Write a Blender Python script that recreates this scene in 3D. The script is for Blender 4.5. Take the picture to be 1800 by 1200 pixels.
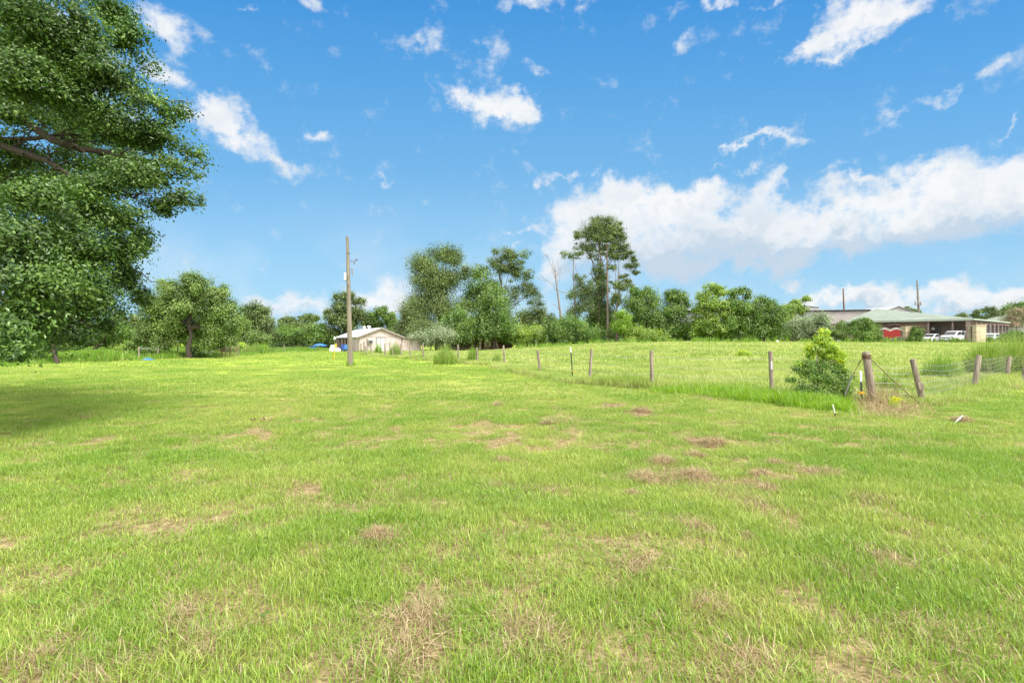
import bpy, math, random
import numpy as np
from mathutils import Vector

for o in list(bpy.data.objects):
    bpy.data.objects.remove(o)
SC = bpy.context.scene
COL = SC.collection
R = math.radians

# ------------------------------------------------------------------ camera
EYE = 1.5
cam_d = bpy.data.cameras.new("camera")
cam = bpy.data.objects.new("camera", cam_d)
COL.objects.link(cam)
cam.location = (0, 0, EYE)
cam.rotation_euler = (R(90), 0, 0)
cam_d.lens = 18.0
cam_d.sensor_width = 36.0
cam_d.clip_start = 0.05
cam_d.clip_end = 9000
SC.camera = cam

# ------------------------------------------------------------------ exposure, sun
SC.view_settings.view_transform = 'Standard'
SC.view_settings.look = 'None'
SC.view_settings.gamma = 1.0
SC.view_settings.exposure = 1.3
SUN_DIR = Vector((0.62, -0.55, 1.12)).normalized()
sun_d = bpy.data.lights.new("sun", 'SUN')
sun_d.energy = 2.75
sun_d.angle = R(32)
sun_d.color = (1.0, 0.955, 0.88)
sun = bpy.data.objects.new("sun", sun_d)
COL.objects.link(sun)
sun.location = (0, 0, 60)
sun.rotation_euler = (-SUN_DIR).to_track_quat('-Z', 'Y').to_euler()

# ------------------------------------------------------------------ node helper
class NT:
    def __init__(s, nt):
        s.nt = nt
    def n(s, t, **kw):
        nd = s.nt.nodes.new(t)
        for k, v in kw.items():
            if k.startswith('i_'):
                key = k[2:]
                key = int(key) if key.isdigit() else key.replace('_', ' ')
                sock = nd.inputs[key]
                if hasattr(v, 'is_linked') or isinstance(v, bpy.types.NodeSocket):
                    s.nt.links.new(v, sock)
                else:
                    sock.default_value = v
            else:
                setattr(nd, k, v)
        return nd
    def math(s, op, a, b=None, c=None, clamp=False):
        nd = s.nt.nodes.new('ShaderNodeMath'); nd.operation = op; nd.use_clamp = clamp
        for i, v in enumerate((a, b, c)):
            if v is None: continue
            if isinstance(v, bpy.types.NodeSocket): s.nt.links.new(v, nd.inputs[i])
            else: nd.inputs[i].default_value = v
        return nd.outputs[0]
    def mix(s, f, a, b):
        nd = s.nt.nodes.new('ShaderNodeMix'); nd.data_type = 'RGBA'
        for i, v in ((0, f), (6, a), (7, b)):
            if isinstance(v, bpy.types.NodeSocket): s.nt.links.new(v, nd.inputs[i])
            else: nd.inputs[i].default_value = v if i == 0 else (*v[:3], 1)
        return nd.outputs[2]
    def rng(s, v, a, b, c=0.0, d=1.0, smooth=True):
        nd = s.nt.nodes.new('ShaderNodeMapRange')
        nd.interpolation_type = 'SMOOTHSTEP' if smooth else 'LINEAR'
        s.nt.links.new(v, nd.inputs[0])
        for i, x in ((1, a), (2, b), (3, c), (4, d)): nd.inputs[i].default_value = x
        return nd.outputs[0]
    def noise(s, vec, scale, detail=4, rough=0.55, dist=0.0):
        nd = s.nt.nodes.new('ShaderNodeTexNoise')
        if vec is not None: s.nt.links.new(vec, nd.inputs['Vector'])
        nd.inputs['Scale'].default_value = scale
        nd.inputs['Detail'].default_value = detail
        nd.inputs['Roughness'].default_value = rough
        nd.inputs['Distortion'].default_value = dist
        return nd.outputs['Fac']
    def link(s, a, b): s.nt.links.new(a, b)

# ------------------------------------------------------------------ sky with clouds
world = bpy.data.worlds.new("World")
SC.world = world
world.use_nodes = True
wt = world.node_tree
for nd in list(wt.nodes): wt.nodes.remove(nd)
W = NT(wt)
sky = W.n('ShaderNodeTexSky', sky_type='NISHITA', sun_disc=False)
sky.sun_elevation = math.asin(SUN_DIR.z)
sky.sun_rotation = math.atan2(SUN_DIR.x, SUN_DIR.y)
sky.air_density = 1.0
sky.dust_density = 0.6
sky.ozone_density = 2.5
geo = W.n('ShaderNodeTexCoord')
dvec = geo.outputs['Generated']
sep = W.n('ShaderNodeSeparateXYZ'); W.link(dvec, sep.inputs[0])
dx, dy, dz = sep.outputs
hyp = W.math('SQRT', W.math('ADD', W.math('MULTIPLY', dx, dx), W.math('MULTIPLY', dy, dy)))
el = W.math('DIVIDE', dz, W.math('MAXIMUM', hyp, 0.02))
az = W.math('ARCTAN2', dx, dy)
uv = W.n('ShaderNodeCombineXYZ'); W.link(az, uv.inputs[0]); W.link(el, uv.inputs[1])
uvp = uv.outputs[0]
def wnoise(scale, detail, rough=0.55, col=False):
    nd = W.n('ShaderNodeTexNoise', noise_dimensions='2D'); W.link(uvp, nd.inputs['Vector'])
    nd.inputs['Scale'].default_value = scale; nd.inputs['Detail'].default_value = detail; nd.inputs['Roughness'].default_value = rough
    return nd.outputs['Color' if col else 'Fac']
def warped(src, scale, amp, detail):
    c = W.n('ShaderNodeVectorMath', operation='MULTIPLY_ADD'); W.link(wnoise(scale, detail, .6, True), c.inputs[0])
    c.inputs[1].default_value = (amp * 1.3, amp, 0); c.inputs[2].default_value = (-amp * .65, -amp * .5, 0)
    a = W.n('ShaderNodeVectorMath', operation='ADD'); W.link(src, a.inputs[0]); W.link(c.outputs[0], a.inputs[1])
    return a.outputs[0]
uvw = warped(uvp, 12, 0.10, 5)
# the same field turned by a few tilts, so that slanting clouds cost no more than level ones
def turned(src, deg):
    c_, s_ = math.cos(R(deg)), math.sin(R(deg))
    out_ = W.n('ShaderNodeCombineXYZ')
    for k, v in ((0, (c_, s_, 0)), (1, (-s_, c_, 0))):
        d = W.n('ShaderNodeVectorMath', operation='DOT_PRODUCT'); W.link(src, d.inputs[0]); d.inputs[1].default_value = v
        W.link(d.outputs['Value'], out_.inputs[k])
    return out_.outputs[0]
SPACE = {0: uvw, 20: turned(uvw, 20), -30: turned(uvw, -30)}
def blobsum(blobs):
    acc = 0.0
    for (px, py, rx, ry, s, rot) in blobs:
        k = 20 if rot > 7 else (-30 if rot < -12 else 0)
        t = (px - 900) / 900.0; cu = 1 / math.sqrt(1 + t * t)
        u0, v0 = math.atan(t), (600 - py) / 900.0 * cu
        c_, s_ = math.cos(R(k)), math.sin(R(k))
        u1, v1 = c_ * u0 + s_ * v0, -s_ * u0 + c_ * v0
        iu, iv = 1 / (rx / 900 * cu * cu), 1 / (ry / 900 * cu)
        m = W.n('ShaderNodeVectorMath', operation='MULTIPLY_ADD'); W.link(SPACE[k], m.inputs[0])
        m.inputs[1].default_value = (iu, iv, 0); m.inputs[2].default_value = (-u1 * iu, -v1 * iv, 0)
        l = W.n('ShaderNodeVectorMath', operation='LENGTH'); W.link(m.outputs[0], l.inputs[0])
        g = W.math('SUBTRACT', 1.0, l.outputs['Value'], clamp=True)
        acc = W.math('MULTIPLY_ADD', g, s, acc)
    return acc
# (azimuth/elevation given through the photo's pixel grid, radii likewise, strength, tilt)
CL = [
 (990,400,90,85,1.0,0),(960,470,70,50,.8,0),(1085,385,130,85,1.0,0),(1190,400,150,95,1.1,0),(1310,420,150,80,1.1,0),
 (1440,405,150,75,1.1,0),(1560,370,140,80,1.2,8),(1680,345,150,95,1.3,0),(1800,345,150,100,1.2,0),
 (1110,465,180,50,.8,0),(1290,460,140,40,.7,0),(1350,335,45,45,.8,20),(1375,300,30,30,.6,0),(1085,325,70,30,.55,0),(1220,340,60,35,.7,0),
 (1295,262,55,15,.85,8),(1350,240,50,18,.8,25),(1400,232,45,20,.7,-20),(1310,290,25,18,.55,0),(1248,298,22,13,.6,0),(1275,298,22,13,.6,0),
 (935,322,35,14,.65,25),(985,312,40,14,.65,10),(1035,300,30,14,.5,0),(915,405,30,14,.45,0),(910,435,22,15,.5,0),
 (1440,532,110,26,.9,0),(1560,527,140,36,1.0,0),(1700,522,120,42,1.05,0),(1800,528,100,40,.95,0),(1390,497,40,14,.8,0),(1525,313,35,12,.5,0),
 (670,522,85,42,1.0,0),(560,535,130,34,.75,0),(480,545,90,30,.6,0),(735,545,60,30,.6,0),(1260,545,160,30,.55,0),
 (1480,50,100,62,1.1,15),(1570,15,120,50,1.1,20),(1415,75,40,50,.7,-20),(1450,105,60,12,.6,12),
 (880,192,85,48,1.2,5),(800,160,75,28,.8,-25),(860,85,50,42,.62,0),(835,130,50,22,.45,0),(745,68,50,26,.5,20),(955,120,45,26,.5,-30),(925,185,42,38,.55,0),
 (392,218,88,50,1.05,-35),(480,280,85,30,.75,-18),(560,248,32,26,.8,0),(290,45,85,55,1.05,-30),(310,130,70,28,.8,0),(335,185,50,40,.6,0),
 (110,130,190,120,.9,-20),(60,40,110,60,.7,0),
 (930,5,70,22,.8,0),(1030,12,32,26,.6,50),(1270,0,60,20,.85,0),(1360,3,60,14,.6,0),(1200,20,40,12,.4,0),(1210,68,26,30,.5,30),(1365,95,26,16,.42,0),
 (565,12,45,18,.5,-30),(425,3,40,12,.5,0),(670,318,24,14,.45,20),(1620,190,70,18,.5,15),(1660,172,32,14,.45,10),(1770,110,55,20,.5,15),(1785,210,50,12,.62,15),(1480,300,40,12,.36,0),
]
D = blobsum(CL)
n_f = wnoise(17, 7, 0.66)
n_c = wnoise(6, 2, 0.5)
nn = W.math('ADD', W.math('MULTIPLY', W.math('SUBTRACT', n_f, 0.5), 1.75), W.math('MULTIPLY', W.math('SUBTRACT', n_c, 0.5), 0.3))
dens = W.math('ADD', W.math('MINIMUM', D, 0.92), nn)
cover = W.rng(dens, 0.10, 1.0)
# unseen broken cloud overhead and behind the camera, cover raised for white fill light
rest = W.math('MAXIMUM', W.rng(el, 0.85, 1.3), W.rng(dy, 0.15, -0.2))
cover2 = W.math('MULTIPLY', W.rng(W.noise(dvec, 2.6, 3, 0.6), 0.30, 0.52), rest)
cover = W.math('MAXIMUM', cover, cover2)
# grey undersides
SH = [(1150,460,230,60,.9,0),(1330,460,220,60,.9,0),(1250,400,200,40,.35,0),(1500,430,160,40,.9,0),(1640,425,190,48,1.1,0),(1780,420,160,50,1.0,0),(1700,390,180,45,.6,0),(1050,400,90,30,.3,0),(1450,440,120,30,.5,0),
      (1560,545,160,18,.8,0),(1720,545,140,18,.8,0),(580,552,160,16,.7,0),(470,290,80,20,.5,-15),(880,225,60,14,.4,0),(1040,470,120,26,.5,0),(1500,85,80,16,.5,15)]
shd = W.math('MULTIPLY', blobsum(SH), W.rng(n_c, 0.30, 0.62, 0.8, 1.4))
shd = W.math('ADD', shd, W.rng(n_f, 0.42, 0.66, 0.0, 0.38))
shd = W.math('MINIMUM', shd, 1.0)
# thin veil low in the sky
veil = W.math('MULTIPLY', W.rng(el, 0.30, 0.0), W.rng(n_c, 0.35, 0.75, 0.0, 0.35))
WSTR = 0.10
K = 1.0 / WSTR / 2 ** SC.view_settings.exposure
ramp = W.n('ShaderNodeValToRGB'); W.link(W.math('MULTIPLY', el, W.math('MULTIPLY_ADD', W.math('MULTIPLY', dx, dx), 0.3, 0.5)), ramp.inputs[0])
els = ramp.color_ramp.elements
for i_, (p_, c_) in enumerate([(0.0, (.52, .76, .91)), (.083, (.36, .66, .90)), (.165, (.205, .51, .85)), (.25, (.125, .42, .82)), (.33, (.070, .335, .77)), (.8, (.03, .2, .6))]):
    e_ = els[i_] if i_ < 2 else els.new(p_)
    e_.position = p_; e_.color = (*c_, 1)
grad = W.n('ShaderNodeVectorMath', operation='SCALE'); W.link(ramp.outputs[0], grad.inputs[0]); grad.inputs['Scale'].default_value = K
tinted = W.n('ShaderNodeVectorMath', operation='MULTIPLY'); W.link(sky.outputs[0], tinted.inputs[0]); tinted.inputs[1].default_value = (0.25, 0.55, 0.8)
white = 0.97 * K
cloudcol = W.mix(shd, (white, white * 1.005, white * 1.01), (white * .60, white * .72, white * .85))
c0 = W.mix(0.88, tinted.outputs[0], grad.outputs[0])
c1 = W.mix(veil, c0, cloudcol)
c2 = W.mix(cover, c1, cloudcol)
# fill light: the unseen cloud is brightened well beyond the cloud ahead
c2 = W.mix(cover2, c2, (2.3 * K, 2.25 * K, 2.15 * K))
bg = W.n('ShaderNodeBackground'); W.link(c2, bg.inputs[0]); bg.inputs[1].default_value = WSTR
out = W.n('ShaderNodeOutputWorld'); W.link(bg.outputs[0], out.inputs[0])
world.cycles.sampling_method = 'MANUAL'
world.cycles.sample_map_resolution = 256

# ------------------------------------------------------------------ terrain
def sm(a, b, x):
    t = np.clip((np.asarray(x, float) - a) / (b - a), 0, 1); return t * t * (3 - 2 * t)
def vnoise(x, y, s, seed=0):
    x = np.asarray(x, float) / s + 137.3 + seed * 17.17; y = np.asarray(y, float) / s + 91.7 + seed * 5.71
    xi = np.floor(x).astype(np.int64); yi = np.floor(y).astype(np.int64); fx = x - xi; fy = y - yi
    fx = fx * fx * (3 - 2 * fx); fy = fy * fy * (3 - 2 * fy)
    def h(a, b):
        n = (a * 374761393 + b * 668265263 + seed * 974634777) & 0x7fffffff
        n = ((n ^ (n >> 13)) * 1274126177) & 0x7fffffff
        return ((n ^ (n >> 16)) & 0xffff) / 65535.0
    return (h(xi, yi) * (1 - fx) + h(xi + 1, yi) * fx) * (1 - fy) + (h(xi, yi + 1) * (1 - fx) + h(xi + 1, yi + 1) * fx) * fy
def terrain(x, y):
    z = 1.28 * sm(-8, 18, x) * sm(22, 72, y)
    near = 1 - sm(40, 90, np.hypot(x, y))
    z = z + near * (0.05 * (vnoise(x, y, 2.3, 1) - .5) + 0.022 * (vnoise(x, y, .7, 2) - .5))
    return z
def T(x, y): return float(terrain(x, y))
def at(px, d, z=None):
    x = (px - 900) / 900.0 * d
    return Vector((x, d, T(x, d) if z is None else z))
def hz(py, d): return EYE + (600 - py) / 900.0 * d
def P(px, py, d): return Vector(((px - 900) / 900.0 * d, d, hz(py, d)))

FX = [(12.5, 8.7), (14.8, 7.5), (16, 4.4), (18, 2.8), (22.5, 1.15), (30.5, -.45), (35.7, -3.8), (41.8, -7.3), (49, -12.2), (61, -17.6), (90, -24)]
FY = [(8.7, 12.5), (9.9, 12.5), (14.4, 15.9), (19.4, 20), (60, 48)]
def fence_x(y): return np.interp(y, [a for a, b in FX], [b for a, b in FX])
def fence_y(x): return np.interp(x, [a for a, b in FY], [b for a, b in FY])
def pasture(x, y):
    x = np.asarray(x, float); y = np.asarray(y, float)
    return np.where(x > 8.7, y > fence_y(x), x > fence_x(y))

# bare and thatchy spots of the lawn: (px, py, half-width in px)
BARE = [(1310, 880, 48), (1225, 840, 34), (1150, 838, 40), (1345, 858, 30), (1160, 812, 24), (1440, 838, 34), (1525, 880, 28), (1225, 930, 26),
        (750, 1092, 38), (690, 1165, 24), (320, 1085, 34), (665, 950, 30), (1250, 1070, 26), (1310, 1185, 40), (1480, 1010, 26), (350, 1140, 24),
        (60, 1165, 40), (40, 790, 36), (1235, 780, 26), (860, 855, 18), (1120, 1000, 24), (1560, 990, 30), (980, 742, 20), (870, 712, 14), (1130, 728, 30), (1080, 715, 26),
        (1240, 700, 24), (930, 1120, 30), (1640, 1120, 24), (180, 1180, 40)]
BW = [((px - 900) / 900.0 * (1350.0 / (py - 600)), 1350.0 / (py - 600), (.85 if px > 1050 and py < 960 else .68) * r / 900.0 * (1350.0 / (py - 600))) for px, py, r in BARE]
def bare(x, y):
    b = np.zeros(np.shape(x))
    wx = (vnoise(x, y, .22, 5) - .5) * .25; wy = (vnoise(x, y, .22, 6) - .5) * .5
    for bx, by, br in BW:
        r = np.hypot((x + wx - bx) / br, (y + wy - by) / (br * 1.5))
        b = np.maximum(b, 1 - sm(.7, 1.2, r))
    return b

# ------------------------------------------------------------------ mesh helpers
class MB:
    def __init__(s): s.v = []; s.f = []; s.t = []; s.sm = []
    def add(s, vs, fs, tint=.5, smooth=False):
        o = len(s.v); s.v += [tuple(v) for v in vs]
        s.f += [tuple(o + i for i in f) for f in fs]; s.t += [tint] * len(fs); s.sm += [smooth] * len(fs)
    def box(s, lo, hi, tint=.5, rot=0.0, piv=None):
        x0, y0, z0 = lo; x1, y1, z1 = hi
        vs = [Vector(v) for v in ((x0, y0, z0), (x1, y0, z0), (x1, y1, z0), (x0, y1, z0), (x0, y0, z1), (x1, y0, z1), (x1, y1, z1), (x0, y1, z1))]
        if rot:
            p = Vector(piv) if piv is not None else sum(vs, Vector()) / 8; c, q = math.cos(rot), math.sin(rot)
            vs = [Vector((p.x + (v.x - p.x) * c - (v.y - p.y) * q, p.y + (v.x - p.x) * q + (v.y - p.y) * c, v.z)) for v in vs]
        s.add(vs, [(0, 3, 2, 1), (4, 5, 6, 7), (0, 1, 5, 4), (1, 2, 6, 5), (2, 3, 7, 6), (3, 0, 4, 7)], tint)
    def obox(s, c, ax, hx, ay, hy, az_, hz_, tint=.5):
        c, ax, ay, az_ = map(Vector, (c, ax, ay, az_))
        vs = [c + ax * (hx * i) + ay * (hy * j) + az_ * (hz_ * k) for k in (-1, 1) for i, j in ((-1, -1), (1, -1), (1, 1), (-1, 1))]
        s.add(vs, [(0, 3, 2, 1), (4, 5, 6, 7), (0, 1, 5, 4), (1, 2, 6, 5), (2, 3, 7, 6), (3, 0, 4, 7)], tint)
    def quad(s, a, b, c, d, tint=.5): s.add([a, b, c, d], [(0, 1, 2, 3)], tint)
    def slab(s, pts, n, tint=.5):
        """polygon given thickness along n"""
        n = Vector(n); k = len(pts); pts = [Vector(p) for p in pts]
        vs = pts + [p + n for p in pts]
        s.add(vs, [tuple(range(k))[::-1], tuple(range(k, 2 * k))] + [(i, (i + 1) % k, k + (i + 1) % k, k + i) for i in range(k)], tint)
    def tube(s, pts, rad, seg=8, cap=True, tint=.5, smooth=True):
        pts = [Vector(p) for p in pts]; n = len(pts)
        if not hasattr(rad, '__len__'): rad = [rad] * n
        vs = []; prev = None
        for i, p in enumerate(pts):
            d = (pts[min(i + 1, n - 1)] - pts[max(i - 1, 0)]).normalized()
            if prev is None:
                a = d.cross(Vector((0, 0, 1))) if abs(d.z) < .9 else d.cross(Vector((0, 1, 0)))
            else: a = prev - d * prev.dot(d)
            a.normalize(); prev = a; b = d.cross(a)
            vs += [p + (a * math.cos(t) + b * math.sin(t)) * rad[i] for t in [2 * math.pi * k / seg for k in range(seg)]]
        fs = [(i * seg + k, i * seg + (k + 1) % seg, (i + 1) * seg + (k + 1) % seg, (i + 1) * seg + k) for i in range(n - 1) for k in range(seg)]
        s.add(vs, fs, tint, smooth)
        if cap: s.add(vs[:seg], [tuple(range(seg))[::-1]], tint); s.add(vs[-seg:], [tuple(range(seg))], tint)
    def arrays(s, V, quads=None, tris=None, tq=None, tt=None):
        s.A = (V, quads, tris, tq, tt)
    def build(s, name, m, parent=None, loc=None):
        me = bpy.data.meshes.new(name)
        org = root_loc(parent) if parent is not None else Vector(loc if loc is not None else (0, 0, 0))
        me.from_pydata([(v[0] - org.x, v[1] - org.y, v[2] - org.z) for v in s.v], [], s.f)
        at_ = me.attributes.new('tint', 'FLOAT', 'FACE'); at_.data.foreach_set('value', s.t)
        me.polygons.foreach_set('use_smooth', s.sm)
        me.materials.append(m); me.update()
        o = bpy.data.objects.new(name, me); COL.objects.link(o)
        if parent is not None: o.parent = parent
        else: o.location = org
        return o
def root_loc(o):
    while o.parent is not None: o = o.parent
    return Vector(o.location)
def npmesh(name, V, faces, tint, m, parent=None, loc=None, nside=4, smooth=False):
    """faces: (n,4) or (n,3) array; tint per face"""
    org = root_loc(parent) if parent is not None else Vector(loc if loc is not None else (0, 0, 0))
    V = np.asarray(V, np.float32) - np.array(org, np.float32)
    me = bpy.data.meshes.new(name); n = len(faces); k = faces.shape[1]
    me.vertices.add(len(V)); me.vertices.foreach_set('co', V.ravel())
    me.loops.add(n * k); me.loops.foreach_set('vertex_index', faces.ravel().astype(np.int32))
    me.polygons.add(n); me.polygons.foreach_set('loop_start', np.arange(0, n * k, k, dtype=np.int32))
    me.update(calc_edges=True)
    a = me.attributes.new('tint', 'FLOAT', 'FACE'); a.data.foreach_set('value', np.asarray(tint, np.float32))
    me.polygons.foreach_set('use_smooth', [smooth] * n)
    me.materials.append(m)
    o = bpy.data.objects.new(name, me); COL.objects.link(o)
    if parent is not None: o.parent = parent
    else: o.location = org
    return o
def tag(o, label, cat, group=None, kind=None):
    if label: o['label'] = label
    if cat: o['category'] = cat
    if group: o['group'] = group
    if kind: o['kind'] = kind
    return o
def thing(name, loc, label, cat, group=None):
    o = bpy.data.objects.new(name, None); COL.objects.link(o); o.location = loc; o.empty_display_size = .3
    return tag(o, label, cat, group)

# ------------------------------------------------------------------ materials
def mat(name):
    m = bpy.data.materials.new(name); m.use_nodes = True
    nt = m.node_tree
    for n in list(nt.nodes): nt.nodes.remove(n)
    N = NT(nt); o = N.n('ShaderNodeOutputMaterial')
    return m, N, o
def plain(name, col, rough=.7, metal=0.0, var=.25, scale=6.0, col2=None, bump=0.0, stretch=None, spec=.3):
    m, N, o = mat(name)
    tc = N.n('ShaderNodeTexCoord').outputs['Object']
    if stretch:
        mp = N.n('ShaderNodeMapping'); N.link(tc, mp.inputs[0]); mp.inputs['Scale'].default_value = stretch; tc = mp.outputs[0]
    f = N.rng(N.noise(tc, scale, 6, .65), .3, .7)
    c2 = col2 if col2 else tuple(c * (1 - var) for c in col)
    c = N.mix(f, col, c2)
    ti = N.n('ShaderNodeAttribute', attribute_name='tint').outputs['Fac']
    hs = N.n('ShaderNodeHueSaturation'); N.link(c, hs.inputs['Color']); N.link(N.rng(ti, 0, 1, .6, 1.4, False), hs.inputs['Value'])
    b = N.n('ShaderNodeBsdfPrincipled'); N.link(hs.outputs[0], b.inputs['Base Color'])
    b.inputs['Roughness'].default_value = rough; b.inputs['Metallic'].default_value = metal; b.inputs['Specular IOR Level'].default_value = spec
    if bump:
        bp = N.n('ShaderNodeBump'); bp.inputs['Strength'].default_value = bump; bp.inputs['Distance'].default_value = .02
        N.link(N.noise(tc, scale * 2, 5, .6), bp.inputs['Height']); N.link(bp.outputs[0], b.inputs['Normal'])
    N.link(b.outputs[0], o.inputs[0]); return m
def leafmat(name, dark, mid, light, trans=.35, gloss=.06, wn=0.0):
    m, N, o = mat(name)
    ti = N.n('ShaderNodeAttribute', attribute_name='tint').outputs['Fac']
    c = N.mix(N.rng(ti, 0, .5, 0, 1, False), dark, mid); c = N.mix(N.rng(ti, .5, 1, 0, 1, False), c, light)
    if wn:
        pos = N.n('ShaderNodeNewGeometry').outputs['Position']
        hs = N.n('ShaderNodeHueSaturation'); N.link(c, hs.inputs['Color']); N.link(N.rng(N.noise(pos, wn, 2), .3, .7, .8, 1.25), hs.inputs['Value']); c = hs.outputs[0]
    d = N.n('ShaderNodeBsdfDiffuse'); N.link(c, d.inputs[0])
    t = N.n('ShaderNodeBsdfTranslucent')
    hs = N.n('ShaderNodeHueSaturation'); N.link(c, hs.inputs['Color']); hs.inputs['Value'].default_value = 1.25; hs.inputs['Saturation'].default_value = 1.1
    N.link(hs.outputs[0], t.inputs[0])
    s = N.n('ShaderNodeMixShader'); s.inputs[0].default_value = trans; N.link(d.outputs[0], s.inputs[1]); N.link(t.outputs[0], s.inputs[2])
    g = N.n('ShaderNodeBsdfGlossy'); g.inputs['Roughness'].default_value = .42; g.inputs[0].default_value = (.9, .95, .9, 1)
    s2 = N.n('ShaderNodeMixShader'); s2.inputs[0].default_value = gloss; N.link(s.outputs[0], s2.inputs[1]); N.link(g.outputs[0], s2.inputs[2])
    N.link(s2.outputs[0], o.inputs[0]); return m

# colour shared by the lawn's soil sheet and its blades
def grassmat(name, ground=False, past=False):
    m, N, o = mat(name)
    pos = N.n('ShaderNodeNewGeometry').outputs['Position']
    big = N.noise(pos, .22, 3, .6); midn = N.noise(pos, 1.1, 3, .6)
    f = N.rng(N.math('ADD', N.math('MULTIPLY', big, .6), N.math('MULTIPLY', midn, .4)), .36, .64)
    if past: lush = N.mix(f, (.27, .40, .05), (.46, .53, .14))
    else: lush = N.mix(f, (.19, .345, .018), (.36, .455, .075))
    if ground:
        fine = N.noise(pos, 9, 6, .7)
        soil = N.mix(N.rng(fine, .35, .65), (.15, .10, .06), (.36, .26, .16))
        soil = N.mix(N.rng(N.noise(pos, 40, 3), .5, .7), soil, (.10, .07, .04))
        ba = N.n('ShaderNodeAttribute', attribute_name='bare').outputs['Fac']
        far = N.rng(N.n('ShaderNodeVectorMath', operation='LENGTH', i_0=pos).outputs['Value'], 5, 26, .10, .9)
        cov = N.math('MULTIPLY', far, N.rng(N.noise(pos, 14, 4, .7), .25, .6, .5, 1.0))
        cov = N.math('MULTIPLY', cov, N.math('SUBTRACT', 1.0, ba, clamp=True))
        c = N.mix(cov, soil, lush)
        b = N.n('ShaderNodeBsdfDiffuse'); N.link(c, b.inputs[0])
        bp = N.n('ShaderNodeBump'); bp.inputs['Strength'].default_value = .8; bp.inputs['Distance'].default_value = .03
        N.link(N.noise(pos, 22, 5, .7), bp.inputs['Height']); N.link(bp.outputs[0], b.inputs['Normal'])
        N.link(b.outputs[0], o.inputs[0]); return m
    ti = N.n('ShaderNodeAttribute', attribute_name='tint').outputs['Fac']      # 0..0.8 green shades, above = dry straw
    hv = N.n('ShaderNodeHueSaturation'); N.link(lush, hv.inputs['Color']); N.link(N.rng(ti, 0, .8, .72, 1.32, False), hv.inputs['Value'])
    N.link(N.rng(ti, 0, .8, .515, .485, False), hv.inputs['Hue'])
    straw = N.mix(N.rng(ti, .85, 1, 0, 1, False), (.36, .27, .14), (.60, .52, .33))
    c = N.mix(N.rng(ti, .82, .83), hv.outputs[0], straw)
    d = N.n('ShaderNodeBsdfDiffuse'); N.link(c, d.inputs[0]); t = N.n('ShaderNodeBsdfTranslucent'); N.link(c, t.inputs[0])
    s = N.n('ShaderNodeMixShader'); s.inputs[0].default_value = .42; N.link(d.outputs[0], s.inputs[1]); N.link(t.outputs[0], s.inputs[2])
    g = N.n('ShaderNodeBsdfGlossy'); g.inputs['Roughness'].default_value = .5; g.inputs[0].default_value = (1, 1, .9, 1)
    s2 = N.n('ShaderNodeMixShader'); s2.inputs[0].default_value = .05; N.link(s.outputs[0], s2.inputs[1]); N.link(g.outputs[0], s2.inputs[2])
    N.link(s2.outputs[0], o.inputs[0]); return m
M = {}
M['ground'] = grassmat('turf_soil', ground=True)
M['lawn'] = grassmat('lawn_blades'); M['past'] = grassmat('pasture_blades', past=True)
M['tall'] = leafmat('tall_grass', (.10, .20, .02), (.19, .36, .03), (.42, .44, .16), .4, .03)
M['lush'] = leafmat('lush_grass', (.14, .26, .02), (.24, .40, .03), (.36, .52, .06), .42, .04)
M['straw'] = leafmat('dry_straw', (.22, .15, .075), (.38, .29, .16), (.60, .51, .32), .3, .02)
M['oak'] = leafmat('oak_leaf', (.028, .07, .010), (.070, .145, .022), (.17, .27, .05), .36, .04, 1.0)
M['sapling'] = leafmat('sapling_leaf', (.06, .14, .02), (.14, .27, .035), (.30, .42, .07), .38, .05)
M['mid'] = leafmat('soft_leaf', (.085, .15, .03), (.16, .25, .055), (.28, .37, .10), .35, .04, .5)
M['pine'] = leafmat('pine_needles', (.045, .085, .02), (.12, .18, .042), (.25, .31, .095), .25, .04, .3)
M['green'] = leafmat('broad_leaf', (.045, .10, .014), (.115, .215, .030), (.25, .36, .065), .35, .04, .3)
M['lime'] = leafmat('young_leaf', (.20, .34, .02), (.38, .54, .03), (.62, .66, .06), .45, .05)
M['yellowg'] = leafmat('yellow_green_leaf', (0.125, 0.213, 0.025), (0.237, 0.362, 0.044), (0.400, 0.500, 0.088), .4, .05)
M['vine'] = leafmat('vine_leaf', (0.112, 0.213, 0.050), (0.213, 0.325, 0.100), (0.375, 0.463, 0.213), .3, .06)
M['silver'] = leafmat('silvery_leaf', (0.138, 0.200, 0.088), (0.250, 0.325, 0.163), (0.425, 0.475, 0.300), .25, .06)
M['flower'] = leafmat('yellow_flower', (.35, .42, .03), (.62, .62, .04), (.85, .78, .08), .3, .02)
M['pinkfl'] = leafmat('pink_blossom', (.12, .18, .06), (.26, .24, .13), (.60, .42, .36), .3, .02)
M['bark'] = plain('bark', (.075, .06, .048), .95, col2=(.035, .028, .022), scale=5, stretch=(6, 6, 1), bump=.5)
M['pbark'] = plain('pine_bark', (.24, .19, .155), .95, col2=(.13, .10, .08), scale=4, stretch=(4, 4, 1), bump=.4)
M['dead'] = plain('dead_wood', (.31, .24, .20), .95, col2=(.18, .14, .12), scale=4)
M['post'] = plain('weathered_post', (.36, .30, .24), .95, col2=(.15, .12, .095), scale=14, stretch=(1, 1, .12), bump=.5)
M['pole'] = plain('treated_pole', (.27, .235, .19), .9, col2=(.15, .125, .10), scale=8, stretch=(2, 2, .1), bump=.4)
M['tpost'] = plain('green_steel', (.035, .05, .035), .6, var=.4)
M['white'] = plain('white_paint', (.78, .78, .76), .55, var=.12)
M['wire'] = plain('galvanised_wire', (.34, .34, .33), .5, .3)
M['rust'] = plain('rusty_steel', (.18, .09, .05), .8, col2=(.10, .05, .03), scale=20)
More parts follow.
